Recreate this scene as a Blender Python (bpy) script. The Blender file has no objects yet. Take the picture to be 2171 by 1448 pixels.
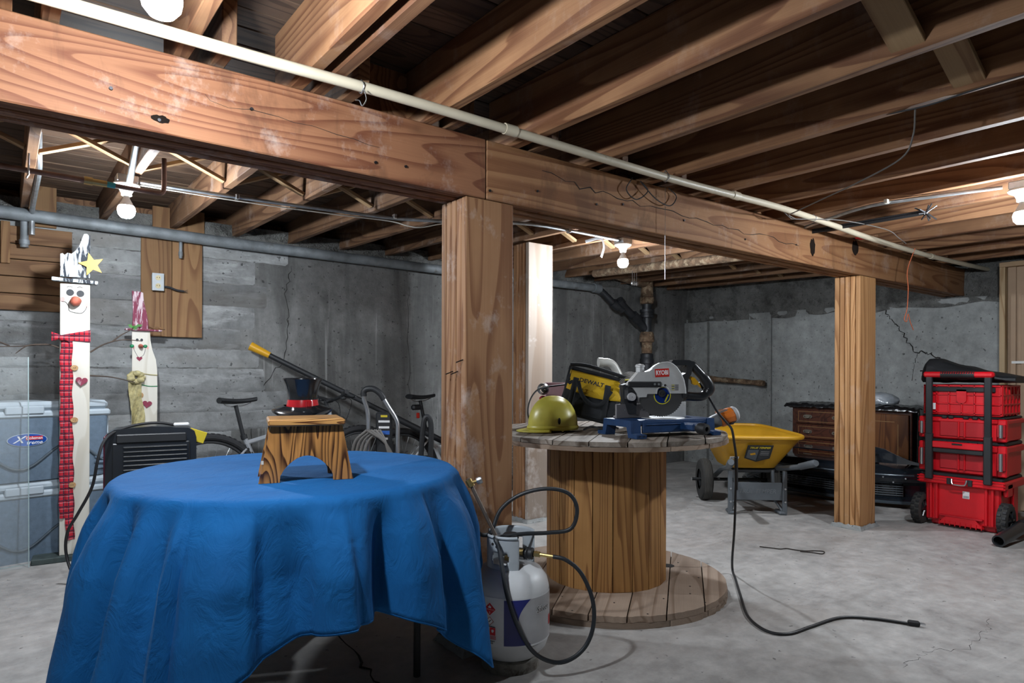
import bpy, bmesh, math, random
from mathutils import Vector, Matrix, Euler, noise as mnoise
R = math.radians
PI = math.pi
random.seed(11)
scene = bpy.context.scene
COL = scene.collection

# ------------------------------------------------------------------ camera
YAW = R(37.82)                       # angle between the joists (world Y) and the view
cam_data = bpy.data.cameras.new('camera')
cam = bpy.data.objects.new('camera', cam_data)
COL.objects.link(cam)
cam_data.sensor_width = 36.0
cam_data.lens = 1385.0 / 2171.0 * 36.0
cam_data.shift_y = 64.0 / 2171.0
cam_data.clip_start = 0.02
cam.matrix_world = (Matrix.Translation((0, 0, 1.2)) @ Matrix.Rotation(-YAW, 4, 'Z')
                    @ Matrix.Rotation(PI / 2, 4, 'X') @ Matrix.Rotation(R(0.2), 4, 'Z'))
scene.camera = cam

# ------------------------------------------------------------------ world, exposure
world = bpy.data.worlds.new('basement_dark')
scene.world = world
world.use_nodes = True
world.node_tree.nodes['Background'].inputs[0].default_value = (0.05, 0.055, 0.06, 1)
world.node_tree.nodes['Background'].inputs[1].default_value = 0.3
vs = scene.view_settings
vs.view_transform = 'Standard'
vs.look = 'None'
vs.exposure = 1.15
vs.gamma = 1.0
vs.use_curve_mapping = False
scene.cycles.max_bounces = 4
scene.cycles.diffuse_bounces = 3
scene.cycles.glossy_bounces = 2
scene.cycles.adaptive_threshold = 0.05
scene.cycles.use_light_tree = False
scene.cycles.caustics_reflective = False
scene.cycles.caustics_refractive = False
scene.cycles.transparent_max_bounces = 8
scene.cycles.sample_clamp_indirect = 6.0
BULB_COLOR = (0.86, 0.93, 1.0)
BULB_POWER = 720.0                   # emission strength of the bulb glass
# bulbs (x, y, height of the lampholder) are built further down, each in its own lampholder


# ------------------------------------------------------------------ mesh helpers
class MB:
    """collects geometry for ONE mesh object"""
    def __init__(self):
        self.v, self.f = [], []
        self.T = Matrix.Identity(4)

    def add(self, verts, faces):
        o = len(self.v)
        T = self.T
        self.v += [tuple(T @ Vector(p)) for p in verts]
        self.f += [tuple(i + o for i in fc) for fc in faces]
        return self

    def at(self, loc=(0, 0, 0), rot=(0, 0, 0)):
        self.T = Matrix.Translation(loc) @ Euler(rot).to_matrix().to_4x4()
        return self

    def box(self, c, s, bev=0.0, rot=None):
        hx, hy, hz = s[0] / 2, s[1] / 2, s[2] / 2
        b = min(bev, hx * .9, hy * .9, hz * .9)
        M = (Matrix.Translation(c) @ (Euler(rot).to_matrix().to_4x4() if rot else Matrix.Identity(4)))
        vs_, fs = [], []
        if b <= 0:
            for x in (-hx, hx):
                for y in (-hy, hy):
                    for z in (-hz, hz):
                        vs_.append((x, y, z))
            fs = [(0, 1, 3, 2), (4, 6, 7, 5), (0, 4, 5, 1), (2, 3, 7, 6), (0, 2, 6, 4), (1, 5, 7, 3)]
        else:
            idx = {}
            for sx in (-1, 1):
                for sy in (-1, 1):
                    for sz in (-1, 1):
                        for ax in range(3):
                            p = [sx * (hx - b), sy * (hy - b), sz * (hz - b)]
                            p[ax] = (sx, sy, sz)[ax] * (hx, hy, hz)[ax]
                            idx[(sx, sy, sz, ax)] = len(vs_)
                            vs_.append(tuple(p))
            I = idx
            for s_ in (-1, 1):
                fs.append((I[s_, -1, -1, 0], I[s_, 1, -1, 0], I[s_, 1, 1, 0], I[s_, -1, 1, 0]))
                fs.append((I[-1, s_, -1, 1], I[1, s_, -1, 1], I[1, s_, 1, 1], I[-1, s_, 1, 1]))
                fs.append((I[-1, -1, s_, 2], I[1, -1, s_, 2], I[1, 1, s_, 2], I[-1, 1, s_, 2]))
            for a in (-1, 1):
                for c_ in (-1, 1):
                    fs.append((I[a, c_, -1, 0], I[a, c_, 1, 0], I[a, c_, 1, 1], I[a, c_, -1, 1]))
                    fs.append((I[a, -1, c_, 0], I[a, 1, c_, 0], I[a, 1, c_, 2], I[a, -1, c_, 2]))
                    fs.append((I[-1, a, c_, 1], I[1, a, c_, 1], I[1, a, c_, 2], I[-1, a, c_, 2]))
                    for d in (-1, 1):
                        fs.append((I[a, c_, d, 0], I[a, c_, d, 1], I[a, c_, d, 2]))
        return self.add([tuple(M @ Vector(p)) for p in vs_], fs)

    def tube(self, path, r, n=10, cap=True, closed=False, flat=1.0):
        pts = [Vector(p) for p in path]
        m = len(pts)
        rr = r if isinstance(r, (list, tuple)) else [r] * m
        tang = []
        for i in range(m):
            if closed:
                t = pts[(i + 1) % m] - pts[i - 1]
            else:
                t = pts[min(i + 1, m - 1)] - pts[max(i - 1, 0)]
            tang.append(t.normalized() if t.length > 1e-9 else Vector((0, 0, 1)))
        up = Vector((0, 0, 1)) if abs(tang[0].z) < .9 else Vector((1, 0, 0))
        nrm = (up - tang[0] * up.dot(tang[0])).normalized()
        vs_, fs = [], []
        for i in range(m):
            nrm = (nrm - tang[i] * nrm.dot(tang[i]))
            nrm = nrm.normalized() if nrm.length > 1e-6 else tang[i].orthogonal().normalized()
            bn = tang[i].cross(nrm)
            for k in range(n):
                a = 2 * PI * k / n
                vs_.append(tuple(pts[i] + nrm * (math.cos(a) * rr[i]) + bn * (math.sin(a) * rr[i] * flat)))
        seg = m if closed else m - 1
        for i in range(seg):
            j = (i + 1) % m
            for k in range(n):
                l = (k + 1) % n
                fs.append((i * n + k, i * n + l, j * n + l, j * n + k))
        if cap and not closed:
            fs.append(tuple(range(n))[::-1])
            fs.append(tuple((m - 1) * n + k for k in range(n)))
        return self.add(vs_, fs)

    def cyl(self, p0, p1, r0, r1=None, n=20, cap=True):
        return self.tube([p0, p1], [r0, r0 if r1 is None else r1], n, cap)

    def lathe(self, prof, n=32, o=(0, 0, 0), axis='Z', capb=False, capt=False):
        vs_, fs = [], []
        for (r, h) in prof:
            for k in range(n):
                a = 2 * PI * k / n
                c, s = r * math.cos(a), r * math.sin(a)
                p = {'Z': (c, s, h), 'Y': (c, h, s), 'X': (h, c, s)}[axis]
                vs_.append((p[0] + o[0], p[1] + o[1], p[2] + o[2]))
        for i in range(len(prof) - 1):
            for k in range(n):
                l = (k + 1) % n
                fs.append((i * n + k, i * n + l, (i + 1) * n + l, (i + 1) * n + k))
        if capb:
            fs.append(tuple(range(n)))
        if capt:
            fs.append(tuple((len(prof) - 1) * n + k for k in range(n)))
        return self.add(vs_, fs)

    def prism(self, poly, y0, y1, plane='XZ'):
        """polygon drawn in a plane, extruded along the third axis"""
        m = len(poly)
        def P(a, b, t):
            return {'XZ': (a, t, b), 'XY': (a, b, t), 'YZ': (t, a, b)}[plane]
        vs_ = [P(a, b, y0) for a, b in poly] + [P(a, b, y1) for a, b in poly]
        fs = [tuple(range(m)), tuple(range(m, 2 * m))]
        fs += [(i, (i + 1) % m, m + (i + 1) % m, m + i) for i in range(m)]
        return self.add(vs_, fs)

    def ell(self, c, s, nu=16, nv=10):
        vs_, fs = [], []
        for j in range(nv + 1):
            t = PI * j / nv
            for k in range(nu):
                a = 2 * PI * k / nu
                vs_.append((c[0] + s[0] * math.sin(t) * math.cos(a), c[1] + s[1] * math.sin(t) * math.sin(a),
                            c[2] + s[2] * math.cos(t)))
        for j in range(nv):
            for k in range(nu):
                l = (k + 1) % nu
                fs.append((j * nu + k, j * nu + l, (j + 1) * nu + l, (j + 1) * nu + k))
        return self.add(vs_, fs)

    def grid(self, fn, nu, nv, closed_u=False):
        vs_ = [fn(i / (nu if closed_u else nu - 1), j / (nv - 1)) for j in range(nv) for i in range(nu)]
        fs = []
        for j in range(nv - 1):
            for i in range(nu if closed_u else nu - 1):
                l = (i + 1) % nu
                fs.append((j * nu + i, j * nu + l, (j + 1) * nu + l, (j + 1) * nu + i))
        return self.add(vs_, fs)

    def mesh(self, name, mat, sharp=35.0, recalc=True):
        me = bpy.data.meshes.new(name)
        me.from_pydata(self.v, [], self.f)
        if recalc:
            bm = bmesh.new()
            bm.from_mesh(me)
            bmesh.ops.remove_doubles(bm, verts=bm.verts, dist=1e-6)
            bmesh.ops.recalc_face_normals(bm, faces=bm.faces)
            bm.to_mesh(me)
            bm.free()
        if sharp is not None:
            for p in me.polygons:
                p.use_smooth = True
            me.set_sharp_from_angle(angle=R(sharp))
        if mat is not None:
            me.materials.append(mat)
        return me

    def build(self, name, mat, parent=None, loc=None, rot=None, sharp=35.0):
        o = bpy.data.objects.new(name, self.mesh(name, mat, sharp))
        COL.objects.link(o)
        if parent is not None:
            o.parent = parent
        if loc:
            o.location = loc
        if rot:
            o.rotation_euler = rot
        return o


def tag(o, label=None, cat=None, group=None, kind=None):
    if label: o['label'] = label
    if cat: o['category'] = cat
    if group: o['group'] = group
    if kind: o['kind'] = kind
    return o


def thing(name, label, cat, loc=(0, 0, 0), rotz=0.0, group=None, kind=None):
    o = bpy.data.objects.new(name, None)
    COL.objects.link(o)
    o.empty_display_size = 0.05
    o.location = loc
    o.rotation_euler = (0, 0, rotz)
    return tag(o, label, cat, group, kind)


def inst(name, me, parent=None, loc=(0, 0, 0), rot=(0, 0, 0), scale=None):
    o = bpy.data.objects.new(name, me)
    COL.objects.link(o)
    o.parent = parent
    o.location = loc
    o.rotation_euler = rot
    if scale: o.scale = scale
    return o


def smooth_path(pts, k=6, closed=False):
    """Catmull-Rom through the points"""
    P = [Vector(p) for p in pts]
    out = []
    m = len(P)
    for i in range(m if closed else m - 1):
        p0 = P[(i - 1) % m] if (closed or i > 0) else P[0] * 2 - P[1]
        p1, p2 = P[i], P[(i + 1) % m]
        p3 = P[(i + 2) % m] if (closed or i + 2 < m) else P[-1] * 2 - P[-2]
        for j in range(k):
            t = j / k
            out.append(tuple(.5 * ((2 * p1) + (p2 - p0) * t + (2 * p0 - 5 * p1 + 4 * p2 - p3) * t * t
                                   + (3 * p1 - p0 - 3 * p2 + p3) * t ** 3)))
    if not closed:
        out.append(tuple(P[-1]))
    return out


def text_verts(body, size, depth=0.0004, bold=0.0, shear=0.0):
    """lettering as geometry, lying in local XZ and facing -Y, centred on the origin"""
    cu = bpy.data.curves.new('lettering', 'FONT')
    cu.body = body
    cu.size = size
    cu.extrude = depth
    cu.offset = bold
    cu.shear = shear
    cu.resolution_u = 2
    cu.align_x = 'CENTER'
    cu.align_y = 'CENTER'
    ob = bpy.data.objects.new('lettering_tmp', cu)
    COL.objects.link(ob)
    bpy.context.view_layer.update()
    dg = bpy.context.evaluated_depsgraph_get()
    me = bpy.data.meshes.new_from_object(ob.evaluated_get(dg))
    V = [(v.co.x, -v.co.z, v.co.y) for v in me.vertices]
    F = [tuple(p.vertices) for p in me.polygons]
    bpy.data.objects.remove(ob)
    bpy.data.curves.remove(cu)
    bpy.data.meshes.remove(me)
    return V, F


def lettering(body, size, mat, parent, loc, rot=(0, 0, 0), sx=1.0, bold=0.0, shear=0.0, name='lettering', warp=None):
    V, F = text_verts(body, size, bold=bold, shear=shear)
    V = [(x * sx, y, z) for x, y, z in V]
    if warp:
        V = [warp(*p) for p in V]
    mb = MB()
    mb.add(V, F)
    return mb.build(name, mat, parent, loc, rot, sharp=None)


# ------------------------------------------------------------------ material helpers
class NT:
    def __init__(self, name):
        self.m = bpy.data.materials.new(name)
        self.m.use_nodes = True
        self.t = self.m.node_tree
        self.b = self.t.nodes['Principled BSDF']

    def n(self, kind, **kw):
        nd = self.t.nodes.new('ShaderNode' + kind)
        for k, v in kw.items():
            if k.startswith('_'):
                setattr(nd, k[1:], v)
            else:
                key = int(k[1:]) if k[0] == 'i' and k[1:].isdigit() else k
                s = nd.inputs[key]
                if hasattr(v, 'is_output') or isinstance(v, bpy.types.NodeSocket):
                    self.t.links.new(v, s)
                else:
                    s.default_value = v
        return nd

    def link(self, a, b):
        self.t.links.new(a, b)

    def ramp(self, fac, stops):
        nd = self.t.nodes.new('ShaderNodeValToRGB')
        el = nd.color_ramp.elements
        while len(el) < len(stops):
            el.new(.5)
        for e, (p, c) in zip(el, stops):
            e.position = p
            e.color = (c[0], c[1], c[2], 1) if isinstance(c, (tuple, list)) else (c, c, c, 1)
        self.link(fac, nd.inputs[0])
        return nd.outputs[0]

    def mix(self, fac, a, b, mode='MIX'):
        nd = self.t.nodes.new('ShaderNodeMix')
        nd.data_type = 'RGBA'
        nd.blend_type = mode
        for s, v in ((nd.inputs[0], fac), (nd.inputs[6], a), (nd.inputs[7], b)):
            if isinstance(v, bpy.types.NodeSocket):
                self.link(v, s)
            else:
                s.default_value = v if isinstance(v, (int, float)) else (v[0], v[1], v[2], 1)
        return nd.outputs[2]

    def math(self, op, a, b=0.0, c=None):
        nd = self.t.nodes.new('ShaderNodeMath')
        nd.operation = op
        for s, v in zip(nd.inputs, (a, b, c)):
            if v is None: continue
            if isinstance(v, bpy.types.NodeSocket):
                self.link(v, s)
            else:
                s.default_value = v
        return nd.outputs[0]

    def coords(self, scale=(1, 1, 1), rand=True, kind='Object'):
        tc = self.n('TexCoord')
        v = tc.outputs[kind]
        if rand:
            oi = self.n('ObjectInfo')
            mul = self.n('VectorMath', _operation='SCALE', i0=(7.3, 3.1, 5.7))
            self.link(oi.outputs['Random'], mul.inputs['Scale'])
            ad = self.n('VectorMath', _operation='ADD', i0=v, i1=mul.outputs[0])
            v = ad.outputs[0]
        mp = self.n('Mapping', i0=v)
        mp.inputs['Scale'].default_value = scale
        return mp.outputs[0]

    def noise(self, vec, scale, detail=3, rough=.55, dist=0.0):
        return self.n('TexNoise', Vector=vec, Scale=scale, Detail=detail, Roughness=rough, Distortion=dist).outputs[0]

    def bump(self, h, strength=.3, dist=.01):
        bp = self.n('Bump', Height=h, Strength=strength, Distance=dist)
        self.link(bp.outputs[0], self.b.inputs['Normal'])

    def col(self, c): self.link(c, self.b.inputs['Base Color'])

    def set(self, rough=.5, metal=0.0, spec=.5, coat=0.0):
        i = self.b.inputs
        i['Roughness'].default_value = rough
        i['Metallic'].default_value = metal
        i['Specular IOR Level'].default_value = spec
        i['Coat Weight'].default_value = coat
        return self


def plain(name, c, rough=.5, metal=0.0, var=.18, scale=6.0, bump=0.0, spec=.5, coat=0.0, bscale=None, dirt=None):
    """a solid colour with slight procedural variation, grain and wear"""
    m = NT(name)
    v = m.coords()
    n1 = m.noise(v, scale, 4)
    lo = tuple(x * (1 - var) for x in c)
    hi = tuple(min(1, x * (1 + var)) for x in c)
    cc = m.ramp(n1, [(.3, lo), (.7, hi)])
    if dirt:
        n2 = m.noise(v, dirt[1], 6, .7)
        cc = m.mix(m.ramp(n2, [(dirt[2], 0.0), (dirt[2] + .12, 1.0)]), cc, dirt[0])
    m.col(cc)
    m.set(rough, metal, spec, coat)
    if bump:
        m.bump(m.noise(v, bscale or scale * 12, 3), bump, .004)
    return m.m


def wood(name, light, dark, axis='X', ring=9.0, stretch=.14, rough=.72, scale=5.0, blot=.35, smudge=0.0, stain=0.0,
         fibre=.35, bump=.25, coat=0.0, spec=.35, band=.6, tone=.3):
    """flat-sawn boards: contour lines of a stretched noise are the grain, a finer one the fibre"""
    m = NT(name)
    st = {'X': (stretch, 1, 1), 'Y': (1, stretch, 1), 'Z': (1, 1, stretch)}[axis]
    v = m.coords(st)
    n0 = m.noise(v, scale, 2, .5, .25)
    g = m.math('FRACT', m.math('MULTIPLY', n0, ring))
    fs = {'X': (.012, 1, 1), 'Y': (1, .012, 1), 'Z': (1, 1, .012)}[axis]
    vf = m.coords(fs)
    nf = m.noise(vf, 170, 3, .6)
    grain = m.ramp(g, [(0, .05), (band, .12), (.88, 1.0), (.96, .9), (1.0, .05)])
    gm = m.math('MULTIPLY_ADD', m.math('SUBTRACT', nf, .5), fibre * 2.2, grain)
    c = m.ramp(gm, [(.0, light), (1.0, dark)])
    vb = m.coords((1, 1, 1))
    nb = m.noise(vb, 2.3, 4, .6)
    c = m.mix(m.ramp(nb, [(.3, blot), (.7, 0.0)]), c, tuple(x * .45 for x in dark))
    # board to board tone
    oi = m.n('ObjectInfo')
    tn = m.math('MULTIPLY_ADD', oi.outputs['Random'], tone, 1.0 - tone * .6)
    hs = m.n('HueSaturation', Value=tn, Color=c)
    c = hs.outputs[0]
    if stain:
        ns = m.noise(m.coords((1, 1, .35)), 5.5, 5, .65, .6)
        c = m.mix(m.ramp(ns, [(.56, 0.0), (.66, stain)]), c, tuple(x * .22 for x in dark))
    if smudge:
        nw = m.noise(m.coords((1, 1, .8)), 4.2, 6, .72)
        c = m.mix(m.ramp(nw, [(.55, 0.0), (.72, smudge)]), c, (.62, .56, .52))
    m.col(c)
    m.set(rough, 0, spec, coat)
    m.bump(m.math('ADD', nf, m.math('MULTIPLY', g, -.3)), bump, .002)
    return m.m


def emit(name, c, s):
    m = NT(name)
    m.b.inputs['Base Color'].default_value = (1, 1, 1, 1)
    m.b.inputs['Emission Color'].default_value = (c[0], c[1], c[2], 1)
    m.b.inputs['Emission Strength'].default_value = s
    return m.m

# ------------------------------------------------------------------ materials of the shell
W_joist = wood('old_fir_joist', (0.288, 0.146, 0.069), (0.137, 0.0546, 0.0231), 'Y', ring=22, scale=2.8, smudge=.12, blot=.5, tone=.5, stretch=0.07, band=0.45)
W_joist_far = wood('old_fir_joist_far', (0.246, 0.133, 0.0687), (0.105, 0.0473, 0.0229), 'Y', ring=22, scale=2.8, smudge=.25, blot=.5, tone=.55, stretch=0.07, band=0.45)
W_plank = wood('dark_subfloor_board', (0.118, 0.0714, 0.0447), (0.0528, 0.0298, 0.0186), 'X', ring=14, scale=4, blot=.5, tone=.6)
W_beam = wood('old_fir_beam', (0.257, 0.114, 0.0538), (0.132, 0.0428, 0.0174), 'X', ring=34, scale=2.6, smudge=.28, stain=0.4, blot=.3, tone=.2, stretch=0.11, band=0.45, fibre=0.3)
W_beam_b = wood('newer_fir_beam', (0.323, 0.161, 0.072), (0.195, 0.0789, 0.0298), 'X', ring=22, scale=2.6, smudge=.2, stain=.35, blot=.25, tone=.2, stretch=0.08, band=0.45, fibre=0.35)
W_post = wood('fir_post', (0.343, 0.178, 0.084), (0.196, 0.0824, 0.0325), 'Z', ring=24, scale=3.2, smudge=.4, blot=.25, tone=.35, stretch=0.07, band=0.45, fibre=0.35)
W_post_b = wood('golden_fir_post', (0.44, 0.234, 0.0995), (0.259, 0.117, 0.0408), 'Z', ring=24, scale=3.2, smudge=.15, blot=.2, tone=.35, stretch=0.07, band=0.45, fibre=0.35)
W_post_w = wood('pale_post_front', (0.307, 0.251, 0.209), (0.255, 0.191, 0.145), 'Z', ring=9, scale=3.2, smudge=.8, blot=.1, tone=.2, stretch=0.07, band=0.45, fibre=0.35)
W_brace = wood('pale_bridging_strip', (0.385, 0.252, 0.133), (0.231, 0.126, 0.0595), 'X', ring=5, scale=6, blot=.2, tone=.4)
W_board = wood('brown_wall_board', (0.218, 0.12, 0.0572), (0.125, 0.0598, 0.026), 'X', ring=20, scale=3, blot=.3, tone=.25, stretch=0.1, band=0.5)
W_board_v = wood('golden_wall_board', (0.275, 0.155, 0.0702), (0.17, 0.0819, 0.0351), 'Z', ring=20, scale=3, blot=.3, tone=.25, stretch=0.1, band=0.5)


def concrete(name, c, kind):
    m = NT(name)
    v = m.coords((1, 1, 1), rand=(kind == 'band'))
    n1 = m.noise(v, 1.3, 5, .6)
    n2 = m.noise(v, 9, 6, .7)
    n3 = m.noise(v, 70, 3, .6)
    k = lambda s: tuple(x * s for x in c)
    cc = m.ramp(n1, [(.28, k(.55)), (.5, k(1.0)), (.74, k(1.32))])
    cc = m.mix(.5, cc, m.ramp(n2, [(.32, k(.5)), (.68, k(1.4))]))
    if kind == 'floor':
        cc = m.mix(m.ramp(m.noise(v, .8, 5, .65, .4), [(.5, 0.0), (.72, .5)]), cc, (c[0] * .72, c[1] * .62, c[2] * .56))
        cc = m.mix(m.ramp(m.noise(m.coords((.35, 1, 1), False), 2.6, 6, .7, .5), [(.56, 0.0), (.7, .5)]), cc, k(1.45))
        cc = m.mix(m.ramp(m.noise(v, 26, 2, .5), [(.70, 0.0), (.745, .8)]), cc, k(.3))
        h = m.math('ADD', n2, m.math('MULTIPLY', n3, .3))
        m.bump(h, .22, .006)
        rr = m.ramp(n2, [(.3, .42), (.7, .7)])
        m.link(rr, m.b.inputs['Roughness'])
        m.b.inputs['Specular IOR Level'].default_value = .4
    else:
        if kind == 'streak':
            st = m.noise(m.coords((1, 1, .16), False), 2.4, 5, .62, .5)
            cc = m.mix(m.ramp(st, [(.44, .7), (.58, 0.0)]), cc, k(.36))
            cc = m.mix(m.ramp(m.noise(m.coords((1, 1, .03), False), 16, 3, .6), [(.63, 0.0), (.70, .5)]), cc, k(2.0))
            cc = m.mix(m.ramp(m.noise(v, .9, 3, .5), [(.52, 0.0), (.66, .55)]), cc, k(.4))
        if kind == 'band':
            ln = m.noise(m.coords((.55, .55, 2.2)), 3.2, 6, .72, .3)
            cc = m.mix(m.ramp(ln, [(.52, 0.0), (.66, .75)]), cc, k(1.75))
            cc = m.mix(m.ramp(m.noise(m.coords((.5, .5, 1.4)), 2.0, 4, .6), [(.5, 0.0), (.65, .6)]), cc, (c[0] * .62, c[1] * .56, c[2] * .5))
            oi = m.n('ObjectInfo')
            cc = m.n('HueSaturation', Value=m.math('MULTIPLY_ADD', oi.outputs['Random'], .5, .75), Color=cc).outputs[0]
        if kind == 'rough':
            cc = m.mix(m.ramp(m.noise(v, 4, 6, .75), [(.48, 0.0), (.62, .8)]), cc, k(.35))
        # bug holes
        cc = m.mix(m.ramp(m.noise(v, 34, 2, .5), [(.67, 0.0), (.72, .85)]), cc, k(.25))
        m.set(.9, 0, .25)
        m.bump(m.math('ADD', n2, m.math('MULTIPLY', n3, .5)), .55 if kind != 'rough' else 1.0, .01 if kind != 'rough' else .05)
    m.col(cc)
    return m.m


C_floor = concrete('concrete_floor', (.38, .365, .35), 'floor')
C_back = concrete('stained_concrete', (.20, .20, .195), 'streak')
C_band = concrete('board_formed_concrete', (.23, .235, .235), 'band')
C_right = concrete('grey_concrete', (.29, .30, .295), 'wall')
C_rough = concrete('crumbling_concrete', (.20, .20, .19), 'rough')
M_black = plain('matt_black', (.012, .013, .015), .55)
M_dark = plain('dark_gap', (.012, .01, .009), .9)

# ------------------------------------------------------------------ floor and walls
X0, X1, Y0, Y1 = -2.2, 7.3, -3.2, 5.55
floor = MB().box(((X0 + X1) / 2, (Y0 + Y1) / 2, -.06), (X1 - X0 + .6, Y1 - Y0 + .6, .12)).build('floor', C_floor)
tag(floor, 'grey mottled concrete basement floor', 'floor', kind='structure')
wb = MB().box(((X0 + X1) / 2, Y1 + .15, 1.15), (X1 - X0 + .6, .3, 2.3)).build('wall_back', C_back)
tag(wb, 'stained grey concrete back wall with dark streaks', 'wall', kind='structure')
# the board-formed left half of the back wall: each board imprint stands proud a little
zz = 0.0
bi = 0
while zz < 2.2:
    hgt = min(random.uniform(.15, .215), 2.28 - zz)
    xr = 1.72 + random.uniform(-.28, .22)
    dpt = random.uniform(.003, .012)
    def band_pt(u, v, hgt=hgt, xr=xr, dpt=dpt, bi=bi):
        x = X0 + (xr - X0) * u
        w = .55 * mnoise.noise(Vector((x * 2.3, bi * 3.1, 0))) + .35 * mnoise.noise(Vector((x * 9, bi * 5.7, 2)))
        z = -hgt / 2 - .006 + (hgt + .012) * v + (w * .014 if v < .3 or v > .7 else 0)
        prof = math.sin(PI * min(1, max(0, v))) ** .35
        lip = .010 * math.exp(-((v - .12) / .1) ** 2) * max(0, mnoise.noise(Vector((x * 1.7, bi * 2.0, 5))) + .25)
        y = .003 - (dpt + .003) * prof - lip + .003 * mnoise.noise(Vector((x * 14, z * 30, bi)))
        if u > .985: y = .004
        return (x, y, z)
    MB().grid(band_pt, 130, 9).build('form_band', C_band, wb, (0, Y1, zz + hgt / 2), sharp=None)
    for p in bpy.data.objects[wb.children[-1].name].data.polygons: p.use_smooth = True
    zz += hgt
    bi += 1
# crumbling top of the back wall
def rough_strip(x0, x1, z0, z1, ybase, amp, nx=90, nz=8, sd=0):
    mb = MB()
    def fn(u, v):
        x = x0 + (x1 - x0) * u
        z = z0 + (z1 - z0) * v
        n = mnoise.noise(Vector((x * 9 + sd, z * 9, 3.0))) + .5 * mnoise.noise(Vector((x * 23, z * 23 + sd, 1.0)))
        edge = min(1, 4 * v) if v < .25 else 1
        return (x, ybase - edge * amp * (.55 + .5 * n), z + .03 * mnoise.noise(Vector((x * 5, sd, v))) * (1 - v))
    mb.grid(fn, nx, nz)
    return mb
rough_strip(X0, X1, 2.2, 2.37, Y1 + .02, .07, 150, 9).build('crumbling_edge', C_rough, wb)
# slim crack that runs down the back wall
def crack(parent, pts, plane, w, seed=0, name='crack'):
    rnd = random.Random(seed)
    mb = MB()
    path = []
    for i in range(len(pts) - 1):
        a, b = Vector(pts[i]), Vector(pts[i + 1])
        for j in range(7):
            p = a.lerp(b, j / 7)
            p += Vector((rnd.uniform(-1, 1), rnd.uniform(-1, 1), rnd.uniform(-1, 1))) * .016
            if plane[0] == 'y': p.y = plane[1]
            if plane[0] == 'x': p.x = plane[1]
            if plane[0] == 'z': p.z = plane[1]
            path.append(p)
    mb.tube(path, [w * rnd.uniform(.4, 1.1) for _ in path], 5)
    return mb.build(name, M_dark, parent)
crack(wb, [(1.93, 0, 2.1), (1.88, 0, 1.85), (1.9, 0, 1.6), (1.86, 0, 1.3), (1.72, 0, 1.1), (1.6, 0, .85), (1.6, 0, .5)], ('y', Y1), .004, 3)
crack(wb, [(3.05, 0, 2.0), (3.05, 0, 1.5), (3.06, 0, .9)], ('y', Y1), .003, 5)

wr = thing('wall_right', 'grey concrete right wall with a long crack and crumbling upper course', 'wall', kind='structure')
MB().box((X1 + .15, (Y0 + Y1) / 2, .965), (.3, Y1 - Y0 + .6, 1.93)).build('lower_wall', C_right, wr)
def wr_top(u, v):
    y = Y0 + (Y1 - Y0 + .3) * u
    z = 1.86 + (2.47 - 1.86) * v
    n = mnoise.noise(Vector((y * 6, z * 7, 8.0))) + .5 * mnoise.noise(Vector((y * 17, z * 17, 2.0)))
    zz_ = z + (.05 * mnoise.noise(Vector((y * 3, 4, 1))) if v == 0 else 0)
    return (X1 + .012 + .05 * n - .02, y, zz_)
MB().grid(wr_top, 160, 14).build('crumbling_course', C_rough, wr)
MB().box((X1 + .25, (Y0 + Y1) / 2, 2.2), (.2, Y1 - Y0 + .6, .6)).build('upper_wall', C_rough, wr)
crack(wr, [(0, 3.03, 1.9), (0, 2.98, 1.78), (0, 2.9, 1.69), (0, 2.82, 1.56), (0, 2.75, 1.42), (0, 2.6, 1.40), (0, 2.5, 1.34)], ('x', X1 - .001), .006, 8)
crack(wr, [(0, 2.72, 1.42), (0, 2.74, 1.28), (0, 2.78, 1.1)], ('x', X1 - .0005), .003, 9)
MB().box((X1 - .015, 4.32, .95), (.03, .05, 1.9), .004).build('formwork_ridge', C_right, wr)
MB().box((X1 - .03, 5.36, .93), (.06, .36, 1.86), .006).build('corner_pilaster', C_right, wr)
wl = MB().box((X0 - .15, (Y0 + Y1) / 2, 1.25), (.3, Y1 - Y0 + .6, 2.5)).build('wall_left', C_right)
tag(wl, 'plain grey concrete wall out of view beyond the coolers', 'wall', kind='structure')
wf = MB().box(((X0 + X1) / 2, Y0 - .15, 1.25), (X1 - X0 + .6, .3, 2.5)).build('wall_front', C_right)
tag(wf, 'plain grey concrete wall behind the viewer', 'wall', kind='structure')
crack(floor, [(1.26, 3.3, 0), (1.24, 3.0, 0), (1.16, 2.5, 0), (1.13, 2.2, 0), (1.1, 1.9, 0)], ('z', .0), .006, 12)

FCR = [(2.909, 1.135, 0.0), (3.053, 1.125, 0.0), (3.131, 1.13, 0.0), (3.311, 1.029, 0.0), (3.589, 1.05, 0.0), (3.674, 1.048, 0.0), (3.815, 1.097, 0.0)]
crack(floor, FCR, ('z', -.0005), .0014, 31)

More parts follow.
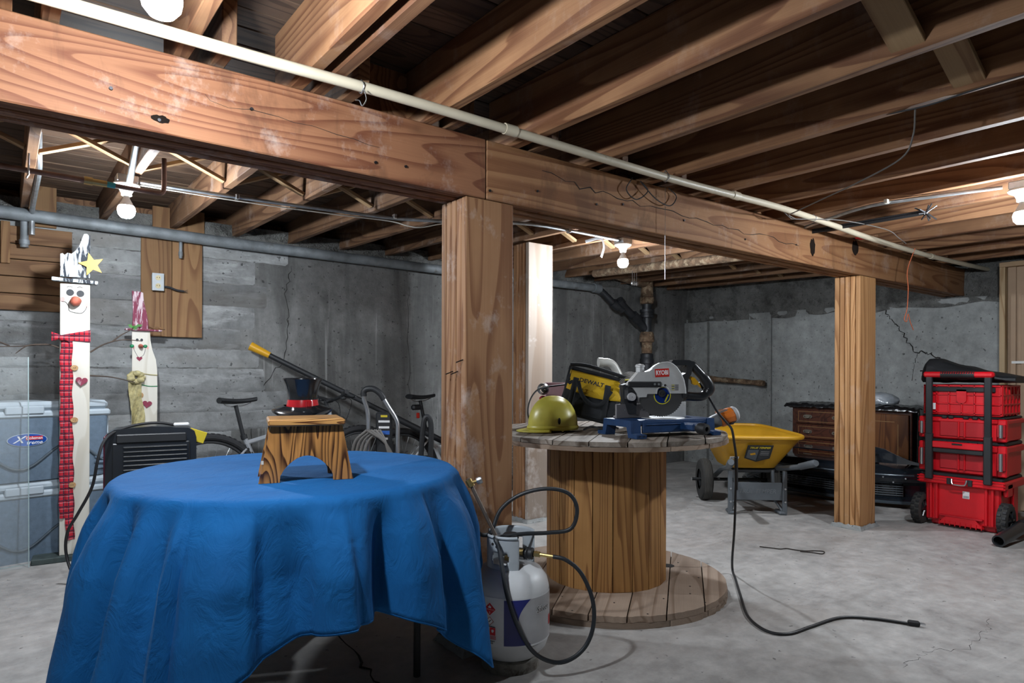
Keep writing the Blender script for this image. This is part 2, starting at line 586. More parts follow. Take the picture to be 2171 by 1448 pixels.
# ------------------------------------------------------------------ ceiling: subfloor boards, joists, bridging
ceil = thing('ceiling', 'open joist ceiling under dark subfloor boards', 'ceiling', kind='structure')
JB, JT = 2.205, 2.455                 # joist bottom and top
y = Y0 - .1
pl_me = [MB().box((0, 0, 0), (X1 - X0 + .5, w - .006, .022), .003).mesh('plank', W_plank) for w in (.138, .138)]
pl_z = JT + .011
while y < Y1 + .2:
    inst('plank', pl_me[0], ceil, ((X0 + X1) / 2, y + .069, pl_z + random.uniform(0, .004)))
    y += .138
MB().box(((X0 + X1) / 2, (Y0 + Y1) / 2, JT + .045), (X1 - X0 + .6, Y1 - Y0 + .6, .04)).build('floor_deck', W_plank, ceil)
near_me = MB().box((0, 0, 0), (.045, 2.48 - Y0, JT - JB), .003).mesh('joist', W_joist)
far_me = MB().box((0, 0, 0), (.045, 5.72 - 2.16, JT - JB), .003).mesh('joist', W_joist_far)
for i in range(-5, 16):
    xr = .467 + .4535 * i
    if X0 < xr < X1 - .05:
        inst('joist', near_me, ceil, (xr - .0225, (2.48 + Y0) / 2, (JB + JT) / 2 + .0005))
        if i == 1:
            inst('joist', near_me, ceil, (xr - .0225 - .08, (2.48 + Y0) / 2, (JB + JT) / 2 + .0005))
    xl = .985 + .4535 * i
    if X0 < xl < X1 - .05:
        # the far joists rise a little towards the back wall
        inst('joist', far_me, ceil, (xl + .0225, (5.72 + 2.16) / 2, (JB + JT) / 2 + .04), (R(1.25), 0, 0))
# solid blocking above the beam shows between the laps
blk = MB().box((0, 0, 0), (.36, .04, .235), .003).mesh('blocking', W_joist)
for i in range(-4, 15):
    if i % 3 == 1:
        inst('blocking', blk, ceil, (.467 + .4535 * i + .25, 2.46, 2.33))
# cross bridging: two thin strips between every pair of far joists
bl = math.hypot(.40, .17)
br_me = MB().box((0, 0, 0), (bl, .045, .02), .002).mesh('bridging_strip', W_brace)
ba = math.atan2(.17, .40)
for i in range(-4, 14):
    xc = .985 + .4535 * i + .045 + .204
    if xc > X1 - .3: continue
    zc = 2.36
    inst('bridging_strip', br_me, ceil, (xc, 3.93, zc), (0, ba, 0))
    inst('bridging_strip', br_me, ceil, (xc, 3.985, zc), (0, -ba, 0))
# wide bridging boards on the near side, upper right of the photograph
wbr = MB().box((0, 0, 0), (.47, .1, .022), .002).mesh('bridging_board', W_brace)
for xk, yk in ((2.03, .86), (2.485, .835), (.35, -1.2), (3.39, -1.2)):
    inst('bridging_board', wbr, ceil, (xk, yk, 2.325), (0, R(24), 0))
# rim board over the back wall
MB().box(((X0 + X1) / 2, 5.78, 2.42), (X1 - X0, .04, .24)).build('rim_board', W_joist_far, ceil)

# ------------------------------------------------------------------ laminated beam and posts
BZ0, BZ1 = 1.947, 2.204
bm_ = thing('main_beam', 'long reddish brown laminated timber beam crossing under the joists', 'beam', (0, 0, 0))
for i in range(5):
    y = 2.30 + .04 * i
    dz = [0, .004, -.002, .005, .001][i]
    for a, b, mt in ((X0, 1.640 + (.35 * (i % 2) if i else 0), W_beam), (1.645 + (.35 * (i % 2) if i else 0), X1 + .04, W_beam_b)):
        MB().box((0, 0, 0), (b - a, .0365, BZ1 - BZ0), .004).build('ply', mt, bm_, ((a + b) / 2, y + .02, (BZ0 + BZ1) / 2 + dz))
# nails and small stains on the front ply
M_nail = plain('dark_nail', (.05, .05, .055), .4, .9)
for x, z in ((.38, 1.985), (.66, 2.09), (.25, 2.05), (1.12, 2.0), (1.25, 2.01), (1.66, 1.985), (1.93, 2.03), (2.5, 2.06), (2.31, 2.03), (3.0, 2.05), (4.2, 2.06), (3.6, 2.02)):
    MB().cyl((0, 0, 0), (0, -.006, 0), .006, .005, 8).build('nail', M_nail, bm_, (x, 2.301, z))
crack(bm_, [(1.97, 2.3, 2.125), (2.3, 2.3, 2.09), (2.7, 2.3, 2.078), (3.2, 2.3, 2.072), (3.75, 2.3, 2.062), (4.3, 2.3, 2.065)], ('y', 2.300), .0022, 21)
crack(bm_, [(.5, 2.3, 2.09), (.8, 2.3, 2.075), (1.2, 2.3, 2.07)], ('y', 2.3005), .0012, 23)
M_stain = plain('black_water_stain', (.014, .010, .008), .98, var=.5, spec=.05)
for x, z, a, b in ((4.42, 2.07, .035, .06), (5.05, 2.14, .05, .055), (.385, 1.99, .025, .012)):
    mb = MB()
    pts = [(x + a * math.cos(t) * (1 + .25 * mnoise.noise(Vector((t * 2, x, 0)))), z + b * math.sin(t) * (1 + .3 * mnoise.noise(Vector((t * 2, z, 5))))) for t in [2 * PI * q / 18 for q in range(18)]]
    mb.prism(pts, 2.2995, 2.302)
    mb.build('stain_patch', M_stain, bm_)


def post(label, x, y, w, zt, mats, grp, foot=True):
    t = thing('support_post', label, 'post', (x, y, 0), 0, grp)
    n = 5
    d = .2 / n
    for i in range(n):
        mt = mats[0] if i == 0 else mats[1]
        MB().box((0, 0, 0), (w - random.uniform(0, .004), d - .0045, zt), .004).build('ply', mt, t, (w / 2 + random.uniform(-.002, .002), d * (i + .5), zt / 2))
    if foot:
        mb = MB()
        m = 40
        def fn(u, v):
            a = 2 * PI * u
            c, s = math.cos(a), math.sin(a)
            q = max(abs(c), abs(s))
            k_ = (.006 + .016 * (1 - v)) * (1 + .5 * mnoise.noise(Vector((c * 3 + x, s * 3, v * 2))))
            return (w / 2 + c / q * (w / 2 + k_), .1 + s / q * (.1 + k_), .001 + v * .03 * (1 + .4 * mnoise.noise(Vector((c * 4, s * 4 + x, 0)))))
        mb.grid(fn, m, 5, True)
        mb.build('mortar_skirt', C_right, t)
    return t
P1 = post('thick laminated brown post beside the blue table', 1.537, 2.30, .258, BZ0 - .003, (W_post, W_post), 'laminated posts')
P2 = post('golden laminated post in front of the dresser', 5.14, 2.30, .262, BZ0 - .003, (W_post_b, W_post_b), 'laminated posts')
P3 = post('pale-fronted laminated post behind the cable spool', 3.266, 4.0, .26, 2.228, (W_post_w, W_post), 'laminated posts')  # front ply is paler than the brown plies behind it
for z, yy in ((1.25, .02), (1.2, .06), (1.2, .10)):
    MB().cyl((0, 0, 0), (-.035, 0, -.012), .0025, .0025, 6).build('bent_nail', M_nail, P1, (.0, yy, z))

# ------------------------------------------------------------------ closet partition at the right edge
W_stud = wood('pale_pine_stud', (0.42, 0.308, 0.182), (0.294, 0.189, 0.098), 'Z', ring=5, scale=6, blot=.15, tone=.15)
W_plate = wood('pale_pine_plate', (0.35, 0.238, 0.14), (0.238, 0.14, 0.077), 'Y', ring=5, scale=6, blot=.15, tone=.15)
M_hard = plain('tan_hardboard', (.36, .25, .165), .75, var=.1, scale=3)
M_white = plain('white_trim', (.62, .62, .60), .5, var=.06)
pt = thing('partition', 'pine stud partition faced with tan hardboard at the right edge', 'partition', kind='structure')
MB().box((0, 0, 0), (.09, .042, 2.13), .003).build('stud', W_stud, pt, (6.945, 1.89, 1.065))
MB().box((0, 0, 0), (.09, .042, 2.13), .003).build('stud', W_stud, pt, (6.945, .9, 1.065))
MB().box((0, 0, 0), (.09, 2.3, .042), .003).build('top_plate', W_plate, pt, (6.945, .762, 2.151))
MB().box((0, 0, 0), (.012, 2.25, 2.13)).build('hardboard_panel', M_hard, pt, (6.985, .74, 1.065))
MB().box((0, 0, 0), (.02, .06, 2.13), .002).build('edge_batten', M_hard, pt, (6.968, 1.835, 1.065))
MB().box((0, 0, 0), (.02, 1.6, 1.88), .002).build('raised_panel', M_hard, pt, (6.972, .97, .95))
MB().box((0, 0, 0), (.006, 1.75, .022), .001).build('white_rail', M_white, pt, (6.958, .96, 1.297))

# ------------------------------------------------------------------ lamps: porcelain lampholders with bare bulbs
M_porc = plain('white_porcelain', (.75, .75, .73), .3, var=.05)
M_bulb = emit('bulb_glass', BULB_COLOR, BULB_POWER)
M_steel = plain('galvanised_steel', (.42, .45, .47), .42, .85, var=.25, scale=20)
def lamp(label, x, y, ztop, box=None):
    t = thing('bare_bulb_lamp', label, 'lamp', (x, y, ztop), 0, 'bare bulb ceiling lamps')
    if box:
        MB().box((0, 0, -.02), (.1, .1, .04), .004).build('junction_box', M_steel, t)
    z = -.04 if box else 0
    MB().lathe([(.002, z), (.062, z), (.064, z - .008), (.06, z - .014), (.036, z - .028), (.026, z - .05), (.026, z - .062), (.02, z - .066), (.002, z - .066)], 24).build('lampholder', M_porc, t)
    MB().lathe([(.014, z - .06), (.016, z - .078), (.030, z - .104), (.036, z - .118)], 18).build('bulb_collar', M_porc, t)
    g = MB().lathe([(.036, z - .118), (.041, z - .128), (.043, z - .140), (.039, z - .162), (.026, z - .178), (.002, z - .184)], 18)
    g.build('bulb', M_bulb, t)
    return t
lamp('lit bare bulb over the near end of the beam, top left corner', .272, 1.62, 2.204, True)
lamp('lit bare bulb above the snowman boards', .51, 4.02, 2.235, True)
lamp('lit bare bulb behind the beam over the cable spool', 3.755, 3.45, 2.225, True)
lamp('lit bare bulb at the right edge under the near joists', 4.19, 1.06, 2.2, True)

# ------------------------------------------------------------------ pipes, conduit and wiring
M_pvc = plain('aged_cream_plastic_pipe', (.50, .44, .33), .45, var=.15, scale=4, dirt=((.16, .13, .09), 5, .66))
M_galv = plain('dull_grey_pipe', (.20, .22, .235), .6, .25, var=.3, scale=9, bump=.2, dirt=((.1, .09, .08), 6, .6))
M_copper = plain('tarnished_copper', (.22, .135, .11), .5, .55, var=.3, scale=12)
M_brass = plain('brass_fitting', (.55, .40, .16), .35, .9, var=.2)
M_teal = plain('teal_tape', (.05, .38, .45), .5)
M_iron = plain('black_iron_pipe', (.028, .03, .034), .45, .2, var=.4, scale=10, bump=.3)
M_rust = plain('scaly_rusted_iron', (.16, .10, .06), .9, .1, var=.6, scale=18, bump=.8, dirt=((.34, .26, .17), 14, .5))
M_wire = plain('black_cable', (.015, .015, .017), .5)
M_wireg = plain('grey_cable', (.14, .13, .12), .6)
M_wirew = plain('white_cable', (.5, .48, .42), .6)
M_silver = plain('bare_silver_metal', (.62, .64, .66), .28, .95, var=.12)

t = thing('plastic_pipe', 'long cream plastic pipe slung under the near joists along the beam', 'pipe')
pp = [(X0 + .02, 2.105, 2.176), (.3, 2.105, 2.177), (1.2, 2.105, 2.184), (2.6, 2.105, 2.172), (3.6, 2.105, 2.186), (4.2, 2.105, 2.176), (4.8, 2.105, 2.156), (5.8, 2.105, 2.148), (6.6, 2.105, 2.16), (X1 - .03, 2.105, 2.175)]
MB().tube(smooth_path(pp, 8), .0185, 14).build('pipe', M_pvc, t)
for x, z in ((1.62, 2.182), (3.2, 2.181), (5.95, 2.148)):
    MB().cyl((x - .03, 2.105, z), (x + .03, 2.105, z), .0225, None, 14).build('coupling', M_pvc, t)
for x, z in ((.97, 2.182), (2.6, 2.172), (4.05, 2.180)):
    MB().tube(smooth_path([(x, 2.105, 2.206), (x, 2.083, z), (x, 2.105, z - .022), (x, 2.127, z), (x, 2.105, 2.206)], 5), .0025, 6).build('wire_hanger', M_silver, t)
mb = MB()
mb.tube(smooth_path([(.97, 2.081, 2.165), (.975, 2.075, 2.13), (.96, 2.075, 2.105), (.95, 2.075, 2.12), (.935, 2.075, 2.118)], 5), .002, 6)
mb.build('hanger_tail', M_silver, t)

t = thing('drain_pipe', 'dull grey drain pipe running along the top of the back wall', 'pipe')
MB().tube([(X0 + .02, 5.42, 2.25), (-.03, 5.42, 2.235), (1.43, 5.42, 2.205), (3.3, 5.42, 2.185), (5.42, 5.42, 2.178)], .043, 18).build('pipe', M_galv, t)
MB().cyl((5.40, 5.42, 2.178), (5.50, 5.42, 2.172), .054, None, 18).build('hub', M_galv, t)
for x, z0, r in ((.10, 2.02, .024), (1.05, 2.05, .012)):
    MB().cyl((x, 5.455, 2.19), (x, 5.455, z0), r, None, 12).build('stub', M_galv, t)
    MB().cyl((x, 5.455, z0 + .05), (x, 5.455, z0 + .02), r * 1.25, None, 12).build('collar', M_galv, t)

t = thing('soil_stack', 'black cast iron soil stack with a wye and rusted joint', 'pipe', (6.2, 5.3, 0))
MB().cyl((0, 0, 0), (0, 0, 1.40), .062, None, 20).build('lower_pipe', M_iron, t)
MB().lathe([(.062, 1.30), (.085, 1.305), (.085, 1.36), (.078, 1.37), (.078, 1.42), (.062, 1.43)], 20).build('lower_coupling', M_iron, t)
MB().cyl((0, 0, 1.43), (0, 0, 1.67), .064, .066, 20).build('rusted_pipe', M_rust, t)
MB().lathe([(.066, 1.56), (.088, 1.57), (.092, 1.60), (.088, 1.64), (.08, 1.67), (.07, 1.69)], 20).build('rusted_joint', M_rust, t)
MB().cyl((0, 0, 1.67), (0, 0, 2.12), .058, None, 20).build('upper_pipe', M_iron, t)
MB().lathe([(.06, 1.86), (.088, 1.865), (.088, 1.9), (.078, 1.905), (.078, 1.925), (.088, 1.93), (.088, 1.965), (.06, 1.97)], 20).build('upper_coupling', M_iron, t)
MB().lathe([(.06, 2.03), (.084, 2.04), (.088, 2.11), (.07, 2.13)], 20).build('bell', M_rust, t)
MB().cyl((0, 0, 2.12), (0, 0, 2.42), .075, None, 18).build('stack_top', M_rust, t)
w = MB()
w.tube(smooth_path([(0, 0, 1.70), (-.12, .01, 1.80), (-.3, .02, 1.92), (-.48, .03, 2.05)], 4), .045, 16)
w.build('wye_arm', M_iron, t)
MB().cyl((-.16, .012, 1.83), (-.24, .016, 1.885), .062, None, 16).build('wye_coupling', M_iron, t)
MB().cyl((-.42, .028, 2.01), (-.47, .03, 2.045), .058, None, 16).build('cleanout_plug', M_iron, t)
w = MB()
w.tube(smooth_path([(-.40, .03, 1.93), (-.55, .06, 2.03), (-.66, .1, 2.13), (-.72, .12, 2.17)], 4), .038, 14)
w.build('branch', M_iron, t)
MB().cyl((-.46, .04, 1.965), (-.54, .058, 2.02), .052, None, 14).build('branch_coupling', M_iron, t)
w = MB()
w.tube(smooth_path([(0, 0, 2.30), (-.15, -.02, 2.30), (-.4, -.05, 2.32), (-.62, -.08, 2.34)], 4), [.07] * 13, 16)
w.build('closet_bend', M_rust, t)

t = thing('wall_pipe', 'scaly black pipe stub lying along the right wall behind the saw', 'pipe', (7.2, 4.34, 1.07))
w = MB()
w.tube([(0, .82 * q / 14, .05 * q / 14) for q in range(15)], [.035 + .006 * random.uniform(-1, 1) for q in range(15)], 12)
w.build('scaly_pipe', M_rust, t)
MB().box((.045, .78, .05), (.07, .03, .05), .004).build('wall_bracket', M_iron, t)

t = thing('copper_pipe', 'copper water pipe with brass valve beside the left bulb', 'pipe')
MB().tube([(X0 + .05, 3.77, 2.13), (.0, 3.77, 2.127), (.30, 3.77, 2.12)], .013, 12).build('pipe', M_copper, t)
MB().cyl((.30, 3.77, 2.12), (.335, 3.77, 2.119), .02, None, 10).build('union', M_brass, t)
MB().cyl((.335, 3.77, 2.119), (.395, 3.77, 2.117), .016, None, 10).build('valve_body', M_brass, t)
MB().cyl((.395, 3.77, 2.117), (.43, 3.77, 2.115), .0145, None, 10).build('teal_tape', M_teal, t)
MB().tube(smooth_path([(.43, 3.77, 2.115), (.6, 3.78, 2.113), (.64, 3.79, 2.12), (.65, 3.79, 2.16), (.65, 3.79, 2.3)], 4), .012, 10).build('riser', M_copper, t)
MB().tube([(.085, 3.75, 2.2), (.083, 3.75, 2.1), (.075, 3.75, 2.085)], .004, 6).build('hanger_strap', M_silver, t)
t = tag(MB().tube(smooth_path([(.135, 4.2, 2.44), (.137, 4.22, 2.33), (.14, 4.35, 2.27), (.14, 5.0, 2.27), (.14, 5.38, 2.25), (.14, 5.4, 2.1)], 5), .016, 10).build('steel_pipe', M_steel), 'thin steel pipe running beside the leftmost far joist', 'pipe')
t = tag(MB().tube([(.50, 3.55, 2.44), (.50, 3.55, 2.34), (.51, 3.9, 2.185), (.512, 3.93, 2.175)], .016, 12).build('steel_pipe', M_steel), 'short bright steel pipe angled above the left bulb', 'pipe')

t = thing('conduit', 'steel conduit and cable linking the left bulb to the spool bulb', 'conduit')
MB().tube(smooth_path([(.57, 4.0, 2.212), (1.06, 3.97, 2.205), (1.6, 3.9, 2.2), (2.0, 3.83, 2.195), (2.2, 3.72, 2.19), (2.35, 3.66, 2.195), (2.75, 3.44, 2.2), (3.18, 3.44, 2.21), (3.70, 3.44, 2.207)], 5), .011, 10).build('pipe', M_steel, t)
MB().tube(smooth_path([(.57, 4.02, 2.2), (1.06, 3.97, 2.185), (1.6, 3.89, 2.175), (1.95, 3.82, 2.17), (2.05, 3.75, 2.14), (2.12, 3.7, 2.13), (2.25, 3.66, 2.165), (2.36, 3.66, 2.185)], 5), .004, 6).build('cable', M_wirew, t)
for x, y_ in ((1.06, 3.97), (2.0, 3.83), (3.18, 3.44)):
    MB().box((x, y_, 2.207), (.02, .035, .03), .003).build('clip', M_silver, t)
t = thing('conduit', 'grey conduit feeding the bulb at the right edge', 'conduit')
MB().tube(smooth_path([(4.40, 2.44, 2.195), (4.2, 2.1, 2.19), (4.05, 1.75, 2.19), (4.1, 1.4, 2.185), (4.16, 1.14, 2.182)], 6), .010, 10).build('pipe', M_steel, t)
MB().box((4.03, 1.66, 2.193), (.03, .02, .024), .002).build('clip', M_wirew, t)

# black cables stapled beside it, with a bundle of ties
t = thing('cable_bundle', 'black cables with a spiky tie bundle under the joist near the right bulb', 'cable', (0, 0, 0))
for dy, dz in ((0, 0), (.012, -.012), (-.008, -.02)):
    MB().tube(smooth_path([(4.42, 2.36 + dy, 2.19 + dz), (4.40, 2.0 + dy, 2.185 + dz), (4.38, 1.6 + dy, 2.18 + dz)], 5), .006, 6).build('cable', M_wire, t)
mb = MB()
for q in range(12):
    a = q * 2.4
    p = Vector((4.38, 1.58, 2.165))
    d = Vector((math.cos(a) * .05, math.sin(q * 1.7) * .05, math.sin(a) * .05))
    mb.tube([p - d * .2, p + d], .0045, 5)
mb.build('cable_ties', M_wire, t)

def cable(name, label, cat, pts, r, mat, k=6, n=6, grp=None):
    o = MB().tube(smooth_path(pts, k), r, n).build(name, mat)
    return tag(o, label, cat, grp)
cable('twisted_wire', 'twisted bare wire drooping from a near joist', 'wire',
      [(2.72, 1.02, 2.2), (2.78, 1.05, 2.12), (2.80, 1.10, 2.05), (3.0, 1.35, 2.05), (3.25, 1.62, 2.08), (3.62, 2.0, 2.13), (3.75, 2.1, 2.155), (3.9, 2.14, 2.16)], .0035, M_wireg)
cable('joist_wire', 'dark wire stapled along a near joist edge', 'wire', [(2.705, .3, 2.21), (2.71, .8, 2.205), (2.712, 1.03, 2.2), (2.70, 1.5, 2.25), (2.695, 2.2, 2.27)], .0035, M_wire)
cable('thin_wire', 'thin wire tangled over the cream pipe near the right post', 'wire',
      [(3.72, 2.14, 2.2), (3.80, 2.12, 2.15), (3.9, 2.14, 2.16), (4.2, 2.0, 2.17), (4.6, 1.9, 2.15), (4.8, 1.9, 2.12), (5.05, 1.95, 2.12)], .0028, M_wireg)
cable('loose_wire', 'looped black wire hanging on the beam front', 'wire',
      [(2.55, 2.28, 2.20), (2.50, 2.275, 2.13), (2.57, 2.27, 2.09), (2.66, 2.27, 2.15), (2.60, 2.27, 2.19), (2.72, 2.27, 2.12), (2.84, 2.27, 2.10), (2.90, 2.275, 2.16), (2.84, 2.28, 2.2)], .003, M_wire)
cable('orange_string', 'orange string knotted and dangling from the cream pipe', 'string',
      [(5.56, 2.083, 2.165), (5.545, 2.13, 2.0), (5.56, 2.13, 1.86), (5.54, 2.13, 1.70), (5.49, 2.13, 1.62), (5.53, 2.13, 1.60), (5.56, 2.13, 1.66), (5.60, 2.13, 1.6), (5.66, 2.13, 1.54)], .003, plain('orange_string', (.55, .13, .05), .8))
t = thing('pull_chain', 'thin silver chain hanging in front of the beam above the saw', 'chain', (2.8, 2.27, 0))
MB().cyl((0, 0, 2.19), (0, 0, 1.70), .0012, None, 5).build('chain', M_silver, t)
t2 = thing('pull_chain', 'short ball chains with small tassels hanging from the scaly far pipe', 'chain', (4.9, 4.35, 0.03))
for dx in (-.03, .0, .032):
    MB().cyl((dx, 0, 2.2), (dx, 0, 2.06), .003, None, 5).build('chain', M_silver, t2)
    MB().ell((dx, 0, 2.045), (.016, .016, .024), 8, 6).build('tassel', M_silver, t2)
t = thing('strap_hanger', 'perforated pipe strap curling beside the spool bulb', 'strap', (3.62, 3.6, 2.235))
mb = MB()
for pts in ([(0, 0, .0), (-.06, 0, -.02), (-.12, 0, -.04)], [(.0, 0, .0), (.06, 0, .0), (.08, 0, -.06), (.06, 0, -.12), (.05, 0, -.14)]):
    p = smooth_path(pts, 5)
    mb.tube(p, .011, 6, flat=.1)
mb.build('strap', M_silver, t)
tag(MB().tube([(4.9, 2.7, 2.165), (4.9, 4.9, 2.235)], .04, 14).build('far_pipe', M_rust), 'scaly pipe slung under the far joists right of the spool bulb', 'pipe')
tag(MB().box((2.86, 2.42, 2.24), (.12, .06, .05), .01).build('cable_clamp', plain('blue_plastic_cap', (.03, .12, .2), .4)), 'small dark blue plastic lump on top of the beam', 'clamp')
tag(MB().box((5.07, 2.27, 2.215), (.09, .05, .018), .004).build('red_tag', plain('red_tape', (.5, .015, .015), .5)), 'scrap of red tape above the beam stain', 'tape')

# ------------------------------------------------------------------ boards and outlet on the back wall
YB = Y1 - .018
t = thing('wall_boards', 'brown horizontal boards fixed to the back wall behind the tall snowman', 'boards', (0, YB, 0))
zz = 1.60
for i, h in enumerate((.115, .115, .115, .105, .12)):
    MB().box((0, 0, 0), (2.2, .022, h - .005), .003).build('board', W_board, t, (.37 - 1.1 - random.uniform(0, .006), -.011, zz + h / 2))
    zz += h
MB().box((0, 0, 0), (.05, .025, .28), .003).build('batten', W_board_v, t, (.0, -.034, 2.05))
t = thing('backer_panel', 'golden wood backer panel of two boards holding an outlet', 'board', (.795, YB, 0))
for x0, x1_ in ((0, .205), (.208, .42)):
    MB().box((0, 0, 0), (x1_ - x0, .022, .80), .003).build('board', W_board_v, t, ((x0 + x1_) / 2, -.011, 1.455 + .40))
t = thing('backer_panel', 'brown plywood scrap behind the left bulb above the drain pipe', 'board', (.2, YB, 0))
MB().box((0, 0, 0), (.16, .02, .3), .003).build('board', W_board_v, t, (.0, -.01, 2.33))
MB().box((0, 0, 0), (.36, .02, .17), .003).build('board', W_board_v, t, (.85, -.01, 2.35))
t = thing('outlet', 'grey twin outlet box with a short armoured cable', 'outlet', (.90, YB - .022, 1.86))
M_obox = plain('grey_outlet_box', (.42, .45, .47), .4, .3)
M_ivory = plain('ivory_socket', (.55, .47, .28), .4)
MB().box((0, -.022, 0), (.075, .044, .125), .006).build('box', M_obox, t)
MB().box((0, -.046, 0), (.08, .004, .13), .003).build('face_plate', M_obox, t)
for s in (-1, 1):
    so = MB().cyl((0, -.046, s * .03), (0, -.052, s * .03), .019, None, 14).build('socket', M_ivory, t)
    for q in (-1, 1):
        MB().box((q * .008, -.0525, s * .03 + .002), (.003, .002, .010)).build('slot', M_dark, so)
MB().tube(smooth_path([(.04, -.02, -.03), (.08, -.02, -.032), (.13, -.025, -.05), (.18, -.03, -.055)], 5), .008, 8).build('armoured_cable', M_iron, t)
for q in (-1, 0, 1):
    MB().tube([(.18, -.03, -.055), (.205, -.035, -.055 + q * .012)], .0015, 5).build('wire_end', M_wire, t)

# ------------------------------------------------------------------ stacked coolers and the glass sheet
M_cool = plain('blue_grey_cooler_plastic', (.125, .175, .235), .5, var=.12, scale=40, bump=.25, bscale=220)
M_lid = plain('pale_grey_cooler_lid', (.42, .48, .53), .45, var=.06, scale=4)
M_blue = plain('cooler_badge_blue', (.01, .07, .34), .3, var=.3, scale=14)
M_redp = plain('print_red', (.55, .02, .03), .4)
M_whitep = plain('print_white', (.78, .78, .78), .45, var=.04)
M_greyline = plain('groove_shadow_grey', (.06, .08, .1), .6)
def cooler(label, z0, badge, h=.5):
    t = thing('cooler', label, 'cooler', (.135, 5.262, z0), R(10), 'stacked coolers')
    L, Dp = .8, .36
    bh = h - .105
    mb = MB()
    # tapered tub
    a, b = L / 2, Dp / 2
    prof = [(.955, .95, 0), (.97, .965, .02), (1.0, 1.0, bh)]
    def fn(u, v):
        i = min(int(v * 2), 1)
        f = v * 2 - i
        p0, p1 = prof[i], prof[i + 1]
        sx = p0[0] + (p1[0] - p0[0]) * f
        sy = p0[1] + (p1[1] - p0[1]) * f
        z = p0[2] + (p1[2] - p0[2]) * f
        ang = 2 * PI * u
        c, s = math.cos(ang), math.sin(ang)
        e = .16
        x = math.copysign(abs(c) ** e, c) * a * sx
        y = math.copysign(abs(s) ** e, s) * b * sy
        return (x, y, z)
    mb.grid(fn, 72, 3, True)
    bt = MB()
    n = 72
    ring = [fn(q / n, 0) for q in range(n)]
    mb.add(ring, [tuple(range(n))])
    body = mb.build('tub', M_cool, t)
    # moulded wavy ridge on the front
    mb = MB()
    pts = []
    for q in range(33):
        x = -.36 + .72 * q / 32
        pts.append((x, -b * (.952 + .04 * .45) - .003, .15 + .075 * math.cos((x - .17) * 2 * PI / .52)))
    mb.tube(pts, .009, 8)
    mb.build('moulded_wave', M_greyline, body)
    lid = MB().box((0, 0, bh + .022), (L + .012, Dp + .012, .044), .012).build('lid_rim', M_lid, t)
    MB().box((0, 0, bh + .073), (L - .01, Dp - .01, .058), .02).build('lid', M_lid, t)
    MB().box((-.07, -b - .008, bh + .05), (.2, .016, .05), .006).build('lid_latch', M_lid, lid)
    hd = MB()
    hd.box((L / 2 + .012, 0, bh - .03), (.024, .2, .03), .006)
    hd.box((L / 2 + .008, -.09, bh - .075), (.016, .03, .11), .005)
    hd.box((L / 2 + .008, .09, bh - .075), (.016, .03, .11), .005)
    hd.build('side_handle', M_lid, t)
    for q in range(3):
        MB().box((L / 2 - .045, -b * .985 - .001, .05 + q * .035), (.085, .012, .018), .004).build('handle_rib', M_cool, body)
    if badge:
        bx, bz = -.055, bh - .135
        yb = -b * .99 - .0035
        bd = MB()
        bd.prism([(bx + .1 * math.cos(2 * PI * q / 36), bz + .037 * math.sin(2 * PI * q / 36)) for q in range(36)], yb - .002, yb + .004)
        bo = bd.build('badge', M_blue, t)
        bd = MB()
        bd.prism([(bx + .104 * math.cos(2 * PI * q / 36), bz + .04 * math.sin(2 * PI * q / 36)) for q in range(36)], yb - .0005, yb + .004)
        bd.build('badge_rim', M_lid, bo)
        MB().box((bx + .035, yb - .003, bz + .011), (.088, .002, .024), .0008).build('red_panel', M_redp, bo)
        lettering('Coleman', .024, M_whitep, bo, (bx + .035, yb - .0045, bz + .011), bold=.0004)
        lettering('X', .06, M_whitep, bo, (bx - .048, yb - .0028, bz + .002), bold=.0006, shear=.4, sx=1.2)
        lettering('treme', .034, M_whitep, bo, (bx + .035, yb - .0028, bz - .017), shear=.3, bold=.0003)
    return t
cooler('lower blue-grey cooler standing on the floor, partly behind the tall snowman', 0.0, False)
cooler('upper blue-grey cooler with blue oval badge and white lid', .503, True)
def glassmat():
    m = NT('clear_glass')
    m.b.inputs['Base Color'].default_value = (.86, .93, .93, 1)
    m.b.inputs['Roughness'].default_value = .04
    m.b.inputs['Alpha'].default_value = .07
    m.b.inputs['Specular IOR Level'].default_value = .6
    m.m.blend_method = 'BLEND' if hasattr(m.m, 'blend_method') else None
    return m.m
M_glass = glassmat()
M_gedge = plain('green_glass_edge', (.36, .45, .45), .2, spec=.7)
t = thing('glass_sheet', 'clear glass sheet leaning on the coolers at the left edge', 'glass', (.118, 4.93, 0), R(4))
pn = MB().box((-.4, .035, .64), (.8, .005, 1.28), rot=(R(-3), 0, 0)).build('pane', M_glass, t)
MB().box((0, .035, .64), (.005, .006, 1.28), rot=(R(-3), 0, 0)).build('polished_edge', M_gedge, pn)
MB().box((-.4, .07 + .0015, .003), (.8, .006, .004)).build('bottom_edge', M_gedge, pn)

# ------------------------------------------------------------------ the two painted snowman boards
W_cream = wood('cream_painted_board', (.66, .63, .56), (.57, .53, .45), 'Z', ring=5, scale=5, blot=.06, tone=.05, bump=.2, fibre=.2)
M_slate = plain('dark_green_slab', (.045, .062, .06), .7, var=.4, scale=20, bump=.3)
M_hatbw = None
def brushed(name, base, brush, th=.5):
    m = NT(name)
    v = m.coords((1, 1, .18))
    n = m.noise(v, 42, 4, .65, .4)
    m.col(m.mix(m.ramp(n, [(th - .04, 0.0), (th + .05, 1.0)]), base, brush))
    m.set(.75)
    m.bump(n, .5, .004)
    return m.m
M_hatbw = brushed('black_hat_drybrushed_white', (.022, .028, .04), (.62, .66, .68), .5)
M_hatred = brushed('burgundy_hat_drybrushed_white', (.20, .03, .065), (.62, .5, .54), .52)
M_star = plain('yellow_star_paint', (.74, .42, .04), .5)
